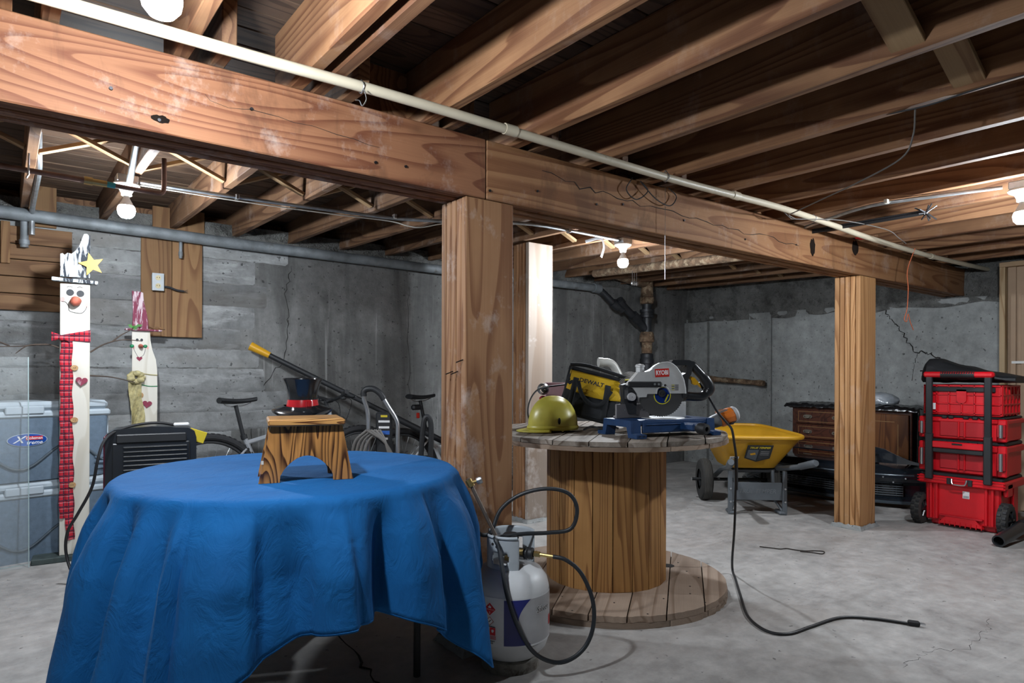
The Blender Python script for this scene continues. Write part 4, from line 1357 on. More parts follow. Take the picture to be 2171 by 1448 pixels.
MB().box((-SW + .012, -.0006, .07), (.008, .001, .012)).build('paint_fleck', M_tag, t)

# ------------------------------------------------------------------ ceramic top hat on its stand behind the table
M_hat = plain('glossy_black_ceramic', (.014, .015, .017), .16, var=.2, coat=.5, dirt=((.2, .2, .21), 9, .74))
M_band = plain('glossy_red_band', (.5, .012, .02), .2, coat=.5)
HZ = .965
st = thing('plant_stand', 'slim black stand holding the top hat behind the table', 'stand', (1.227, 3.36, 0))
MB().lathe([(.002, HZ - .016), (.11, HZ - .016), (.112, HZ - .008), (.11, HZ - .001), (.002, HZ - .001)], 24).build('tray', M_black, st)
for q in range(3):
    a = q * 2 * PI / 3 + .4
    MB().tube([(.09 * math.cos(a), .09 * math.sin(a), HZ - .016), (.06 * math.cos(a), .06 * math.sin(a), .5), (.13 * math.cos(a), .13 * math.sin(a), 0)], .009, 8).build('leg', M_black, st)
h = thing('top_hat', 'glossy black ceramic top hat with a red band', 'hat', (1.227, 3.36, HZ), -YAW)
br = MB()
def brim(u, v):
    a = 2 * PI * u
    r = [.095, .125, .15, .155, .15, .12, .06, .002][v_i(v)]
    z = [.05, .034, .02, .012, .004, .0, .0, .0][v_i(v)]
    z += (.010 * math.cos(2 * a) * ((r / .14) ** 2) + .010 * (r / .14) ** 2) if v_i(v) < 5 else .002
    return (r * math.cos(a), r * math.sin(a) * .95, z)
def v_i(v): return min(7, int(round(v * 7)))
br.grid(brim, 36, 8, True)
br.build('brim', M_hat, h)
MB().lathe([(.083, .045), (.074, .075), (.073, .10), (.078, .135), (.09, .17), (.101, .192), (.1, .198), (.092, .198), (.085, .185), (.07, .14), (.002, .13)], 36).build('crown', M_hat, h)
MB().lathe([(.082, .05), (.0815, .055), (.0775, .078), (.076, .086), (.073, .086)], 36).build('band', M_band, h)
bk = MB()
bk.at((.05, -.062, .066), (0, 0, R(38))).box((0, 0, 0), (.035, .012, .032), .005)
for q in range(3):
    bk.box((.012 - .012 * q, -.006, 0), (.006, .006, .034), .002)
bk.build('band_bow', M_band, h)

# ------------------------------------------------------------------ propane tank
M_tank = plain('scuffed_white_tank', (.60, .61, .62), .4, var=.15, scale=4, dirt=((.10, .085, .07), 5, .64))
M_tankg = plain('grey_tank_collar', (.40, .435, .465), .42, var=.15)
M_wrap = plain('tank_label_white', (.64, .65, .66), .38, var=.08, dirt=((.25, .24, .22), 7, .68))
M_navy = plain('tank_label_navy', (.006, .014, .17), .3, var=.25)
M_swoosh = plain('tank_label_grey', (.36, .36, .37), .4)
M_rust2 = plain('rusty_foot_ring', (.20, .19, .17), .7, var=.4, scale=14, dirt=((.05, .035, .025), 8, .52))
TK = (1.648, 2.128, 0)
t = thing('propane_tank', 'white propane tank with navy label and grey collar beside the post', 'gas tank', TK, -YAW, None)
TRd = .158
MB().lathe([(.105, .0), (.118, .0), (.12, .045), (.108, .05)], 36).build('foot_ring', M_rust2, t)
MB().lathe([(.002, .028), (.07, .034), (.115, .055), (.147, .09), (TRd, .125), (TRd, .21), (TRd + .0018, .214), (TRd, .218), (TRd, .325), (.150, .36), (.125, .395), (.085, .418), (.04, .426), (.002, .427)], 44).build('tank_body', M_tank, t)
def wrap(name, mt, a0, a1, z0, z1, dr, parent, fn=None, n=20, m=12):
    mb = MB()
    def f(u, v):
        z = z0 + (z1 - z0) * v
        lo, hi = (a0, a1) if fn is None else fn(v)
        a = R(lo + (hi - lo) * u) - PI / 2
        return ((TRd + dr) * math.cos(a), (TRd + dr) * math.sin(a), z)
    mb.grid(f, n, m)
    return mb.build(name, mt, parent)
lb = wrap('wrap_label', M_wrap, -100, 100, .128, .318, .0022, t, n=50)
wrap('navy_panel', M_navy, 0, 0, .135, .312, .0030, lb, fn=lambda v: (-9, 33 - 22 * math.sin(PI * min(1, max(0, v * .95 + .02))) ** .8))
wrap('grey_panel', M_swoosh, 0, 0, .135, .312, .0026, lb, fn=lambda v: (10, 92), n=30)
def on_tank(x, y, z, ang, zc, dr=.0036):
    a = R(ang) - PI / 2 + x / TRd
    return ((TRd + dr - y * 0) * math.cos(a), (TRd + dr) * math.sin(a), zc + z)
def tank_text(body, size, mt, ang, zc, dr=.0036, bold=.0, sx=1.0, shear=0):
    V, F = text_verts(body, size, 0, bold, shear)
    mb = MB()
    mb.add([on_tank(x * sx, 0, z, ang, zc, dr) for x, y, z in V], F)
    return mb.build('lettering', mt, lb, sharp=None)
def tank_poly(name, mt, pts, ang, zc, dr):
    ed = []
    for i in range(len(pts)):           # split the edges so that the print follows the curve
        a, b = pts[i], pts[(i + 1) % len(pts)]
        ed += [(a[0] + (b[0] - a[0]) * q / 4, a[1] + (b[1] - a[1]) * q / 4) for q in range(4)]
    cx = sum(p[0] for p in pts) / len(pts)
    cz = sum(p[1] for p in pts) / len(pts)
    m_ = len(ed)
    V = [on_tank(cx + (x - cx) * k_ / 5, 0, cz + (z - cz) * k_ / 5, ang, zc, dr) for k_ in range(1, 6) for x, z in ed]
    F = [(k_ * m_ + i, k_ * m_ + (i + 1) % m_, (k_ + 1) * m_ + (i + 1) % m_, (k_ + 1) * m_ + i) for k_ in range(4) for i in range(m_)]
    F.append(tuple(range(m_)))
    mb = MB()
    mb.add(V, F)
    return mb.build(name, mt, lb)
dm = lambda s: [(-s, 0), (0, -s), (s, 0), (0, s)]
tank_poly('hazard_diamond_edge', M_whitep, dm(.0275), -30, .273, .0028)
tank_poly('hazard_diamond', M_redp, dm(.025), -30, .273, .0034)
tank_poly('flame_mark', M_whitep, [(-.006, .004), (-.007, .010), (-.003, .008), (-.001, .016), (.003, .010), (.006, .012), (.006, .004)], -30, .273, .0038)
tank_text('FLAMMABLE GAS', .0052, M_whitep, -30, .271, .0038)
tank_text('2', .010, M_whitep, -30, .259, .0038, .0003)
tank_poly('gas_diamond', M_redp, dm(.017), -30, .226, .0028)
tank_poly('gas_diamond_face', M_whitep, dm(.0145), -30, .226, .0034)
tank_poly('bottle_mark', M_coal, [(-.006, -.004), (-.004, -.006), (.007, .004), (.005, .006)], -30, .226, .0038)
tank_poly('warning_panel', M_coal, [(-.011, -.013), (.011, -.013), (.011, .013), (-.011, .013)], -36, .187, .0034)
tank_poly('warning_panel', M_redp, [(-.012, -.015), (.012, -.015), (.012, .015), (-.012, .015)], -25.5, .187, .0034)
tank_poly('glove_mark', M_whitep, [(-.004, -.004), (.002, -.006), (.006, .002), (.003, .007), (-.005, .005)], -25.5, .188, .0038)
tank_poly('print_line', M_coal, [(-.024, -.0014), (.024, -.0014), (.024, .0014), (-.024, .0014)], -30, .205, .0034)
for q in range(3):
    tank_poly('print_line', M_redp, [(-.024, -.0012), (.024, -.0012), (.024, .0012), (-.024, .0012)], -29, .168 - q * .005, .0034)
tank_text('NET WEIGHT\n(9.07 KG)', .0075, M_coal, -30, .145, .0034, .0003)
tank_text('Silver', .036, M_whitep, 54, .262, .0036, .0016)
tank_text('Silver', .036, M_coal, 54, .262, .0040, .0001)
tank_poly('red_black_print', M_redp, [(-.012, -.02), (.012, -.02), (.012, .02), (-.012, .02)], 76, .2, .0034)
# collar
cb = MB()
def collar(u, v):
    a = R(-205 + 300 * u) - PI / 2 + R(20)
    h = .515 + .018 * math.sin(u * PI) - (.03 if (.47 < u < .53) else 0)
    z0 = .40 + (.0 if .1 < u < .9 else .01)
    return (.098 * math.cos(a), .098 * math.sin(a), z0 + (h - z0) * v)
def collar2(a0, a1, zs, hole=None):
    mb = MB()
    n, m = 28, 12
    V, F = [], []
    for j in range(m + 1):
        for i in range(n + 1):
            u, v = i / n, j / m
            a = R(a0 + (a1 - a0) * u) - PI / 2
            z = zs[0] + (zs[1] - zs[0]) * v
            V.append((.1 * math.cos(a), .1 * math.sin(a), z))
    for j in range(m):
        for i in range(n):
            u, v = (i + .5) / n, (j + .5) / m
            if hole and ((u - hole[0]) / hole[2]) ** 2 + ((v - hole[1]) / hole[3]) ** 2 < 1:
                continue
            F.append((j * (n + 1) + i, j * (n + 1) + i + 1, (j + 1) * (n + 1) + i + 1, (j + 1) * (n + 1) + i))
    mb.add(V, F)
    return mb
c1 = collar2(-75, 20, (.395, .535), (.52, .42, .24, .2)).build('collar', M_tankg, t)
c2 = collar2(100, 250, (.405, .545), (.5, .5, .2, .22)).build('collar', M_tankg, t)
for c_ in (c1, c2):
    so = c_.modifiers.new('sheet', 'SOLIDIFY')
    so.thickness = .004
MB().tube([(.101 * math.cos(R(a) - PI / 2), .101 * math.sin(R(a) - PI / 2), .537) for a in range(-75, 21, 6)], .006, 8).build('collar_lip', M_tankg, t)
for q in (-1, 1):
    MB().cyl((.1 * math.cos(R(-40 + q * 6) - PI / 2), .1 * math.sin(R(-40 + q * 6) - PI / 2) - .0045, .505 - q * .004), (.1 * math.cos(R(-40 + q * 6) - PI / 2), .1 * math.sin(R(-40 + q * 6) - PI / 2) + .002, .505 - q * .004), .005, None, 8).build('rivet_hole', M_dark, c1)
MB().lathe([(.026, .42), (.026, .44), (.016, .445), (.016, .49), (.02, .495), (.02, .51)], 14).build('valve', M_brass, t)
MB().lathe([(.03, .51), (.034, .515), (.034, .53), (.028, .535)], 14, capt=True).build('valve_knob', M_black, t)
MB().cyl((.015, -.01, .465), (.055, -.035, .465), .014, None, 10).build('outlet', M_brass, t)
MB().lathe([(.014, .0), (.024, .002), (.024, .014), (.021, .018), (.024, .022), (.024, .036), (.014, .04)], 14, axis='X').build('coupling_nut', M_black, t, (.055, -.04, .465), (0, 0, R(-20)))
MB().cyl((.095, -.053, .465), (.118, -.061, .464), .012, None, 6).build('hex_nut', M_brass, t)
MB().cyl((.118, -.061, .464), (.17, -.075, .460), .008, .007, 10).build('brass_tail', M_brass, t)
# black gas hose, part of the torch kit hanging over the collar
M_hose = plain('black_rubber_hose', (.014, .017, .021), .5)
hz = thing('torch_hose', 'black rubber hose looping over the propane tank to the torch wand', 'hose', TK, -YAW)
hpts = [(x, y, z - .05 * max(0, min(1, (z - .53) / .06))) for x, y, z in [(.17, -.075, .460), (.22, -.085, .450), (.28, -.09, .40), (.325, -.095, .30), (.33, -.10, .20), (.30, -.11, .12), (.24, -.13, .075), (.17, -.15, .07), (.09, -.175, .12), (.03, -.185, .22), (-.01, -.178, .33), (-.03, -.15, .42), (-.045, -.115, .50), (-.06, -.098, .545), (-.05, -.06, .552), (.05, .0, .540), (.16, .02, .545), (.25, .02, .60), (.275, .02, .68), (.24, .02, .745), (.15, .02, .765), (.04, .02, .74), (-.04, .02, .68), (-.075, .0, .60), (-.09, -.03, .565), (-.13, -.06, .60), (-.18, -.07, .67), (-.215, -.06, .75), (-.235, -.03, .83)]]
MB().tube(smooth_path(hpts, 8), .0085, 10).build('hose', M_hose, hz)
wd = thing('torch_wand', 'thin steel torch wand with a clear knob leaning on the post', 'torch', TK, -YAW)
MB().tube([(-.178, -.017, .762), (-.16, -.02, .73), (-.06, -.03, .53)], .008, 10).build('wand_tube', plain('weathered_steel', (.16, .13, .11), .5, .6), wd)
MB().cyl((-.175, -.018, .757), (-.16, -.02, .73), .014, None, 10).build('valve_body', M_brass, wd)
MB().cyl((-.168, -.02, .745), (-.135, -.03, .755), .006, None, 8).build('valve_stem', M_brass, wd)
MB().at((-.128, -.032, .757), (0, R(70), 0)).lathe([(.002, -.012), (.014, -.011), (.016, 0), (.014, .011), (.002, .012)], 10).build('valve_knob', M_silver, wd)

# ------------------------------------------------------------------ wooden cable spool used as a bench
W_stave = wood('honey_pine_stave', (.44, .225, .075), (.23, .10, .03), 'Z', ring=20, scale=4, stretch=.07, band=.5, blot=.3, tone=.3, rough=.6)
W_flange = wood('weathered_spool_plank', (.36, .27, .205), (.22, .15, .105), 'Y', ring=9, scale=4, stretch=.05, band=.6, blot=.4, tone=.35)
W_flange_t = wood('grey_weathered_plank', (0.287, 0.247, 0.207), (0.0978, 0.069, 0.0483), 'Y', ring=9, scale=4, stretch=.07, band=.5, blot=.45, tone=.35, smudge=.4)
SX, SY, SR = 2.69, 2.594, .655
sp = thing('cable_spool', 'big wooden cable spool stood upright as a workbench', 'spool', (SX, SY, 0))
nst = 20
cr_ = .330
sw = 2 * math.tan(PI / nst) * cr_
stv = MB()
stv.prism([(-sw / 2 + .0022, cr_), (sw / 2 - .0022, cr_), (sw / 2 - .006, cr_ - .025), (-sw / 2 + .006, cr_ - .025)], .061, .826, 'XY')
stv_me = stv.mesh('stave', W_stave)
for q in range(nst):
    inst('stave', stv_me, sp, (0, 0, random.uniform(-.001, .001)), (0, 0, 2 * PI * q / nst + .09))
def strip_disc(Rd, a, b, z0, z1, wob=0.0):
    pts = []
    n = 14
    def xs(y): return math.sqrt(max(0, Rd * Rd - y * y))
    for q in range(n + 1):
        y = a + (b - a) * q / n
        pts.append((y, xs(y) + wob * mnoise.noise(Vector((y * 40, Rd, z0)))))
    for q in range(n + 1):
        y = b + (a - b) * q / n
        pts.append((y, -xs(y) + wob * mnoise.noise(Vector((y * 40, -Rd, z0)))))
    mb = MB()
    mb.prism(pts, z0, z1, 'XY')
    return mb
def flange(z0, z1, mt, top, bot):
    zm = (z0 + z1) / 2
    for (a0, a1, rot, mt2) in ((zm + .0006, z1, -R(52.6), mt), (z0, zm - .0006, -R(52.6) + PI / 2, W_flange)):
        e = [-SR + .001, -.54, -.362, -.184, -.006, .172, .35, .528, SR - .001]
        for i in range(8):
            strip_disc(SR, e[i] + .003, e[i + 1] - .003, a0, a1, .008).build('flange_plank', mt2, sp, (0, 0, random.uniform(-.0008, .0008)), (0, 0, rot))
flange(0.0, .06, W_flange, None, None)
flange(.826, .872, W_flange_t, None, None)
M_hole = M_dark
MB().lathe([(.034, .0602), (.036, .0615), (.030, .0618), (.002, .0612)], 20).build('arbor_hole', M_hole, sp, (.40, -.12, 0))
for q in range(26):
    a = q * 2.399
    rr_ = SR * (.72 + .24 * ((q * 7) % 5) / 4)
    MB().cyl((rr_ * math.cos(a), rr_ * math.sin(a), .0598), (rr_ * math.cos(a), rr_ * math.sin(a), .0612), .005, None, 6).build('nail_head', M_nail, sp)
ST = .8735

# ------------------------------------------------------------------ yellow-green hard hat
M_hh = plain('faded_yellow_hard_hat', (.60, .54, .085), .35, var=.1, coat=.2, dirt=((.10, .09, .02), 20, .7))
t = thing('hard_hat', 'scuffed yellow hard hat with a split in its side', 'hard hat', (2.395, 2.715, ST), -YAW + R(8))
mb = MB()
def dome(u, v):
    a = 2 * PI * u
    ph = v * PI / 2
    c, s = math.cos(a), math.sin(a)
    rx, ry, rz = .138, .112, .155
    x, y, z = rx * c * math.cos(ph) ** .85, ry * s * math.cos(ph) ** .85, .028 + rz * math.sin(ph)
    ridge = .012 * math.exp(-(y / .022) ** 2) * math.sin(ph) ** .6
    side = -.010 * math.exp(-(((x + .03) / .03) ** 2)) * (abs(s) ** 2) * math.cos(ph) * math.sin(2 * ph)
    y += math.copysign(side, -y) * -1
    return (x, y, z + ridge)
mb.grid(dome, 48, 18, True)
mb.build('shell', M_hh, t)
mb = MB()
mb.grid(lambda u, v: ((.139 + .006 * math.sin(v * PI)) * math.cos(2 * PI * u), (.113 + .006 * math.sin(v * PI)) * math.sin(2 * PI * u), .010 + .024 * v), 48, 5, True)
mb.build('rim_band', M_hh, t)
mb = MB()
def peak(u, v):
    a = PI + (u - .5) * 2.7
    k_ = math.cos((u - .5) * 2.7 * .58)
    r1 = .004 + .062 * max(0, k_) * v
    return ((.138 + r1) * math.cos(a), (.112 + r1) * math.sin(a), .016 - .012 * v * max(0, k_))
mb.grid(peak, 30, 5)
o = mb.build('peak', M_hh, t)
o.modifiers.new('t', 'SOLIDIFY').thickness = .004
sl = MB()
sl.ell((.012, -.1125, .062), (.008, .006, .018), 8, 6)
sl.build('split', M_dark, t)
MB().prism([(.02, .012), (.03, .004), (.04, .012)], -.117, -.112).build('side_clip', M_hh, t)

# ------------------------------------------------------------------ tool bag
M_bagk = plain('black_canvas', (.012, .014, .017), .9, var=.3, scale=12, bump=.5, bscale=300)
M_bagy = plain('bright_yellow_canvas', (.58, .36, .006), .75, var=.12, bump=.3, bscale=260)
t = thing('tool_bag', 'black and yellow canvas tool bag tipped behind the hard hat', 'bag', (2.735, 2.80, ST + .044), -YAW + R(-8))
t.rotation_euler = (R(-6), R(14), -YAW + R(-8))
BW, BH = .172, .275
def bagp(u, v, k=1.0):
    a = 2 * PI * u
    c, s = math.cos(a), math.sin(a)
    e = .45
    w = BW * (1.0 + .04 * v)
    dpt = .10 * (1 - .75 * max(0, v - .45) / .55)
    x = math.copysign(abs(c) ** e, c) * w * k
    y = math.copysign(abs(s) ** e, s) * dpt * k
    x += .006 * mnoise.noise(Vector((c * 3, s * 3, v * 6)))
    y += .010 * mnoise.noise(Vector((c * 4, s * 4, v * 5 + 3)))
    return (x, y + .02 * v, .015 + BH * v)
mb = MB()
mb.grid(lambda u, v: bagp(u, v), 44, 14, True)
n = 44
mb.add([bagp(q / n, 0) for q in range(n)], [tuple(range(n))])
mb.add([bagp(q / n, 1) for q in range(n)], [tuple(range(n))])
mb.build('bag_body', M_bagk, t)
MB().box((0, 0, .012), (BW * 2 + .01, .19, .022), .008).build('base_board', M_bagk, t)
# yellow upper panel wraps the front
mb = MB()
def ypan(u, v):
    x = -BW * 1.01 + 2 * BW * 1.02 * u
    z = .15 + .115 * v - (.02 * math.sin(u * PI) if v == 0 else 0)
    vv = (z - .015) / BH
    dpt = .10 * (1 - .75 * max(0, vv - .45) / .55)
    edge = (1 - (abs(u - .5) * 2) ** 6)
    return (x, -dpt * edge ** .3 - .006 + .02 * vv + .004 * math.sin(u * 13) * math.sin(v * 3), z)
mb.grid(ypan, 26, 8)
o = mb.build('yellow_panel', M_bagy, t)
o.modifiers.new('t', 'SOLIDIFY').thickness = .003
MB().tube(smooth_path([(-BW, -.02, BH + .02), (-.08, -.03, BH + .035), (.05, -.028, BH + .03), (BW, -.02, BH + .02), (BW + .01, .03, BH + .015)], 5), .011, 8).build('zip_roll', M_bagk, t)
for x in (-.115, .075):
    mb = MB()
    mb.grid(lambda u, v: (x + (u - .5) * .034 + .015 * (x > 0) * (1 - v), -.112 + .05 * max(0, v - .6) - .006 * math.sin(u * PI), .02 + .20 * v), 5, 10)
    so = mb.build('strap', M_bagk, t)
    so.modifiers.new('t', 'SOLIDIFY').thickness = .005
MB().tube(smooth_path([(-.10, -.118, .20), (-.06, -.125, .13), (0, -.128, .09), (.06, -.125, .10), (.10, -.118, .19)], 5), .012, 8, flat=.4).build('handle', M_bagk, t)
lettering('DEWALT', .036, M_coal, t, (-.022, -.098, .212), (R(-24), R(0), 0), bold=.0011)

# ------------------------------------------------------------------ drill, pink box and cable behind the hat
M_red = plain('tool_red', (.34, .01, .02), .4)
t = thing('drill', 'red drill stood on end with its chuck facing the front', 'drill', (2.585, 3.02, ST), -YAW)
MB().box((0, .02, .09), (.045, .055, .18), .012).build('body', M_red, t)
MB().box((0, -.008, .13), (.022, .02, .09), .004).build('trigger_block', M_black, t)
MB().lathe([(.034, .04), (.037, .0), (.034, -.03), (.022, -.045)], 18, axis='Y').build('gear_case', M_silver, t, (0, 0, .222))
MB().lathe([(.021, -.04), (.022, -.06), (.016, -.075), (.008, -.078), (.002, -.07)], 14, axis='Y').build('chuck', M_iron, t, (.006, 0, .222))
pb = tag(MB().box((0, 0, .13), (.19, .05, .26), .004).build('pink_box', plain('pink_card', (.55, .33, .37), .7), None, (2.735, 3.03, ST), (0, 0, -YAW)), 'pale pink box between the drill and the tool bag', 'box')
cable('black_cable', 'black cable arching over the hard hat behind it', 'cable', [(2.42, 2.93, ST + .006), (2.40, 2.94, ST + .09), (2.43, 2.95, ST + .17), (2.5, 2.955, ST + .225), (2.62, 2.945, ST + .243), (2.74, 2.93, ST + .25), (2.80, 2.9, ST + .22)], .005, M_wire)

# ------------------------------------------------------------------ mitre saw
M_alu = plain('cast_aluminium', (.56, .57, .57), .4, .35, var=.12, bump=.15)
M_sawblue = plain('navy_hammered_paint', (.008, .035, .105), .35, var=.2, bump=.25, scale=30, dirt=((.25, .3, .38), 26, .72))
M_blade = plain('saw_blade_steel', (.20, .20, .205), .32, .9, var=.1)
M_fence = plain('fence_grey', (.22, .21, .22), .45, .5, var=.15)
t = thing('mitre_saw', 'mitre saw with silver guard, black handle and blue base', 'saw', (2.70, 2.235, ST), -YAW)
def U(zx, zy):                         # drawing units of the saw head, one unit is 0.35 mm
    return ((zx - 735) * .000351, .328 - (zy - 273) * .000351)
bs = thing_b = bpy.data.objects.new('base', None)
COL.objects.link(bs)
bs.parent = t
bs.location = (0, .02, 0)
bs.rotation_euler = (0, 0, R(26))
mb = MB()
# left wing with an arch, seen from its end
prof = [(-.17, 0), (-.17, .018), (-.125, .022), (-.12, .085), (.115, .085), (.125, .02), (.17, .018), (.17, 0), (.10, 0), (.085, .052), (-.085, .052), (-.10, 0)]
wl1 = MB(); wl1.prism(prof, -.255, -.195, 'YZ'); wl1.build('left_foot', M_sawblue, bs)
wl2 = MB(); wl2.prism(prof, .235, .285, 'YZ'); wl2.build('right_foot', M_sawblue, bs)
MB().box((.02, 0, .072), (.46, .235, .026), .004).build('deck', M_sawblue, bs)
MB().box((.02, -.112, .05), (.40, .014, .06), .004).build('deck_skirt', M_sawblue, bs)
MB().box((.02, -.12, .062), (.36, .006, .006), .002).build('skirt_rib', M_sawblue, bs)
MB().lathe([(.002, .0885), (.112, .0885), (.114, .085), (.114, .04), (.002, .04)], 36).build('turntable', M_alu, bs, (.04, 0, 0))
MB().box((.085, -.15, .048), (.05, .12, .04), .008, rot=(0, 0, R(4))).build('mitre_arm', M_sawblue, bs)
mk = MB()
mk.at((.088, -.225, .045), (R(90), 0, R(4))).lathe([(.008, -.03), (.012, -.02), (.018, -.015), (.027, .0), (.029, .03), (.026, .05), (.012, .052), (.011, .03)], 12)
mk.build('mitre_knob', M_black, bs)
for x in (-.235, -.21):
    MB().cyl((x, -.1725, .012 + 0), (x, -.171, .012), .004, None, 8).build('bolt_hole', M_dark, bs)
fc = MB()
fc.box((-.115, .055, .122), (.215, .012, .075), .003)
fc.box((-.115, .065, .092), (.215, .03, .012), .003)
fc.build('left_fence', M_fence, bs)
fc = MB()
fc.prism([(.09, .085), (.24, .085), (.24, .165), (.17, .165)], .049, .061)
fc.build('right_fence', M_alu, bs)
for x in (-.17, -.06):
    MB().cyl((x, .0485, .128), (x, .0465, .128), .0035, None, 8).build('fence_screw', M_silver, bs)
# head
hd = bpy.data.objects.new('head', None)
COL.objects.link(hd)
hd.parent = t
hd.rotation_euler = (0, 0, R(6))
gpts = [(250, 470), (400, 300), (420, 275), (520, 272), (580, 260), (640, 222), (700, 172), (780, 138), (860, 130), (930, 150), (1000, 205), (1060, 290), (1110, 400), (1135, 520), (1140, 592), (905, 592), (880, 545), (830, 500), (780, 490), (735, 505), (708, 545), (700, 598), (552, 600), (540, 645), (435, 650), (420, 720), (400, 600), (340, 510)]
MB().prism([U(*p) for p in gpts], -.028, .028).build('blade_guard', M_alu, hd)
edge = [U(*p) for p in gpts[5:15]]
MB().tube([(x, -.026, z) for x, z in edge], .0045, 8).build('guard_rim', M_alu, hd)
bx, bz = U(775, 590)
n = 60
tp = []
for q in range(n * 2):
    a = 2 * PI * q / (n * 2)
    r = .124 if q % 2 else .1195
    tp.append((bx + r * math.cos(a + (.02 if q % 2 else 0)), bz + r * math.sin(a + (.02 if q % 2 else 0))))
MB().prism(tp, -.012, -.010).build('saw_blade', M_blade, hd)
M_bblue = plain('blade_print_blue', (.004, .03, .20), .3, .3)
M_byel = plain('blade_print_yellow', (.6, .56, .02), .4)
MB().lathe([(.046, 0), (.0455, -.0006), (.041, -.0006), (.041, 0)], 36, axis='Y').build('yellow_ring', M_byel, hd, (bx + .008, -.0122, bz - .012))
MB().lathe([(.041, 0), (.041, -.0005), (.002, -.0005)], 36, axis='Y').build('blue_disc', M_bblue, hd, (bx + .008, -.0122, bz - .012))
MB().prism([(bx + .018, bz - .045), (bx + .026, bz - .045), (bx + .042, bz - .008), (bx + .036, bz - .006), (bx + .028, bz - .022)], -.0136, -.0127).build('yellow_mark', M_byel, hd)
MB().tube(smooth_path([(U(*p)[0], -.03, U(*p)[1]) for p in ((690, 598), (700, 540), (735, 500), (780, 484), (835, 494), (880, 540), (905, 590))], 4), .0035, 6).build('arbor_bracket', M_alu, hd)
MB().cyl((bx, -.03, bz), (bx, -.012, bz), .019, None, 16).build('arbor_flange', M_iron, hd)
MB().cyl((bx, -.036, bz), (bx, -.03, bz), .009, None, 6).build('arbor_bolt', M_black, hd)
MB().cyl((U(815, 470)[0], -.038, U(815, 470)[1]), (U(815, 470)[0], -.0364, U(815, 470)[1]), .006, None, 12).build('guard_hole', M_dark, hd)
x0, z0 = U(510, 458)
MB().box((x0, -.034, z0), (.18, .012, .029), .006).build('guard_link', M_black, hd)
for zx in (655, 715):
    xx, zz_ = U(zx, 455)
    MB().cyl((xx, -.043, zz_), (xx, -.039, zz_), .006, None, 10).build('link_screw', M_silver, hd)
x0, z0 = U(465, 235)
MB().lathe([(.022, -.02), (.022, .01), (.025, .012), (.025, .02), (.018, .026), (.002, .027)], 18).build('dust_port', M_alu, hd, (x0, 0, z0))
x0, z0 = U(776, 286)
rp = MB().box((x0, -.0286, z0), (.076, .002, .043), .0008, rot=(0, R(-3), 0)).build('red_badge', plain('badge_red', (.52, .02, .012), .4), hd)
lettering('RYOBI', .033, M_whitep, rp, (x0, -.0298, z0), (0, R(-3), 0), sx=.72, bold=.0010)
x0, z0 = U(975, 502)
lp = MB().box((x0, -.0286, z0), (.039, .001, .033)).build('warning_label', M_swoosh, hd)
for q in range(5):
    MB().box((x0 - .011 + .024 * (q % 2) * 0, -.0294, z0 + .012 - q * .006), (.014, .0006, .003)).build('label_line', M_byel if q % 2 == 0 else M_coal, lp)
    MB().box((x0 + .009, -.0294, z0 + .012 - q * .006), (.017, .0006, .0022)).build('label_line', M_coal, lp)
# motor body and D handle
MB().prism([U(*p) for p in ((920, 130), (950, 95), (1200, 95), (1260, 120), (1285, 175), (1250, 205), (1160, 172), (960, 178))], -.024, .03).build('carry_handle', M_gblk, hd)
MB().prism([U(*p) for p in ((1160, 170), (1252, 204), (1232, 300), (1185, 385), (1172, 640), (1105, 662), (1085, 480), (1090, 320), (1160, 282))], -.024, .04).build('motor_housing', M_black, hd)
hpz = [(1160, 140), (1260, 165), (1390, 290), (1490, 400), (1545, 510), (1500, 590), (1420, 640), (1300, 645), (1170, 635)]
MB().tube(smooth_path([(U(*p)[0], .005, U(*p)[1]) for p in hpz], 5), [.018] * 5 + [.024] * 8 + [.028] * 12 + [.024] * 16, 12).build('handle', M_gblk, hd)
MB().cyl((U(1050, 400)[0], .03, U(1050, 400)[1]), (U(1050, 400)[0], .16, U(1050, 400)[1]), .045, None, 20).build('motor', M_black, hd)
M_trig = plain('amber_trigger', (.6, .32, .01), .4)
MB().prism([U(*p) for p in ((1210, 345), (1240, 335), (1300, 360), (1370, 440), (1400, 510), (1340, 460), (1300, 470), (1270, 450), (1255, 400))], -.01, .012).build('trigger', M_trig, hd)
kx, kz = U(300, 640)
MB().lathe([(.002, -.05), (.020, -.048), (.022, -.03), (.016, -.025), (.016, 0)], 16, axis='Y').build('clamp_knob', M_swoosh, hd, (kx, -.01, kz))
MB().box((kx + .01, .0, kz + .01), (.07, .04, .075), .015).build('pivot_block', M_black, hd)
MB().prism([U(*p) for p in ((210, 470), (340, 430), (430, 640), (420, 900), (300, 900), (230, 700))], .01, .07).build('pivot_post', M_iron, hd)
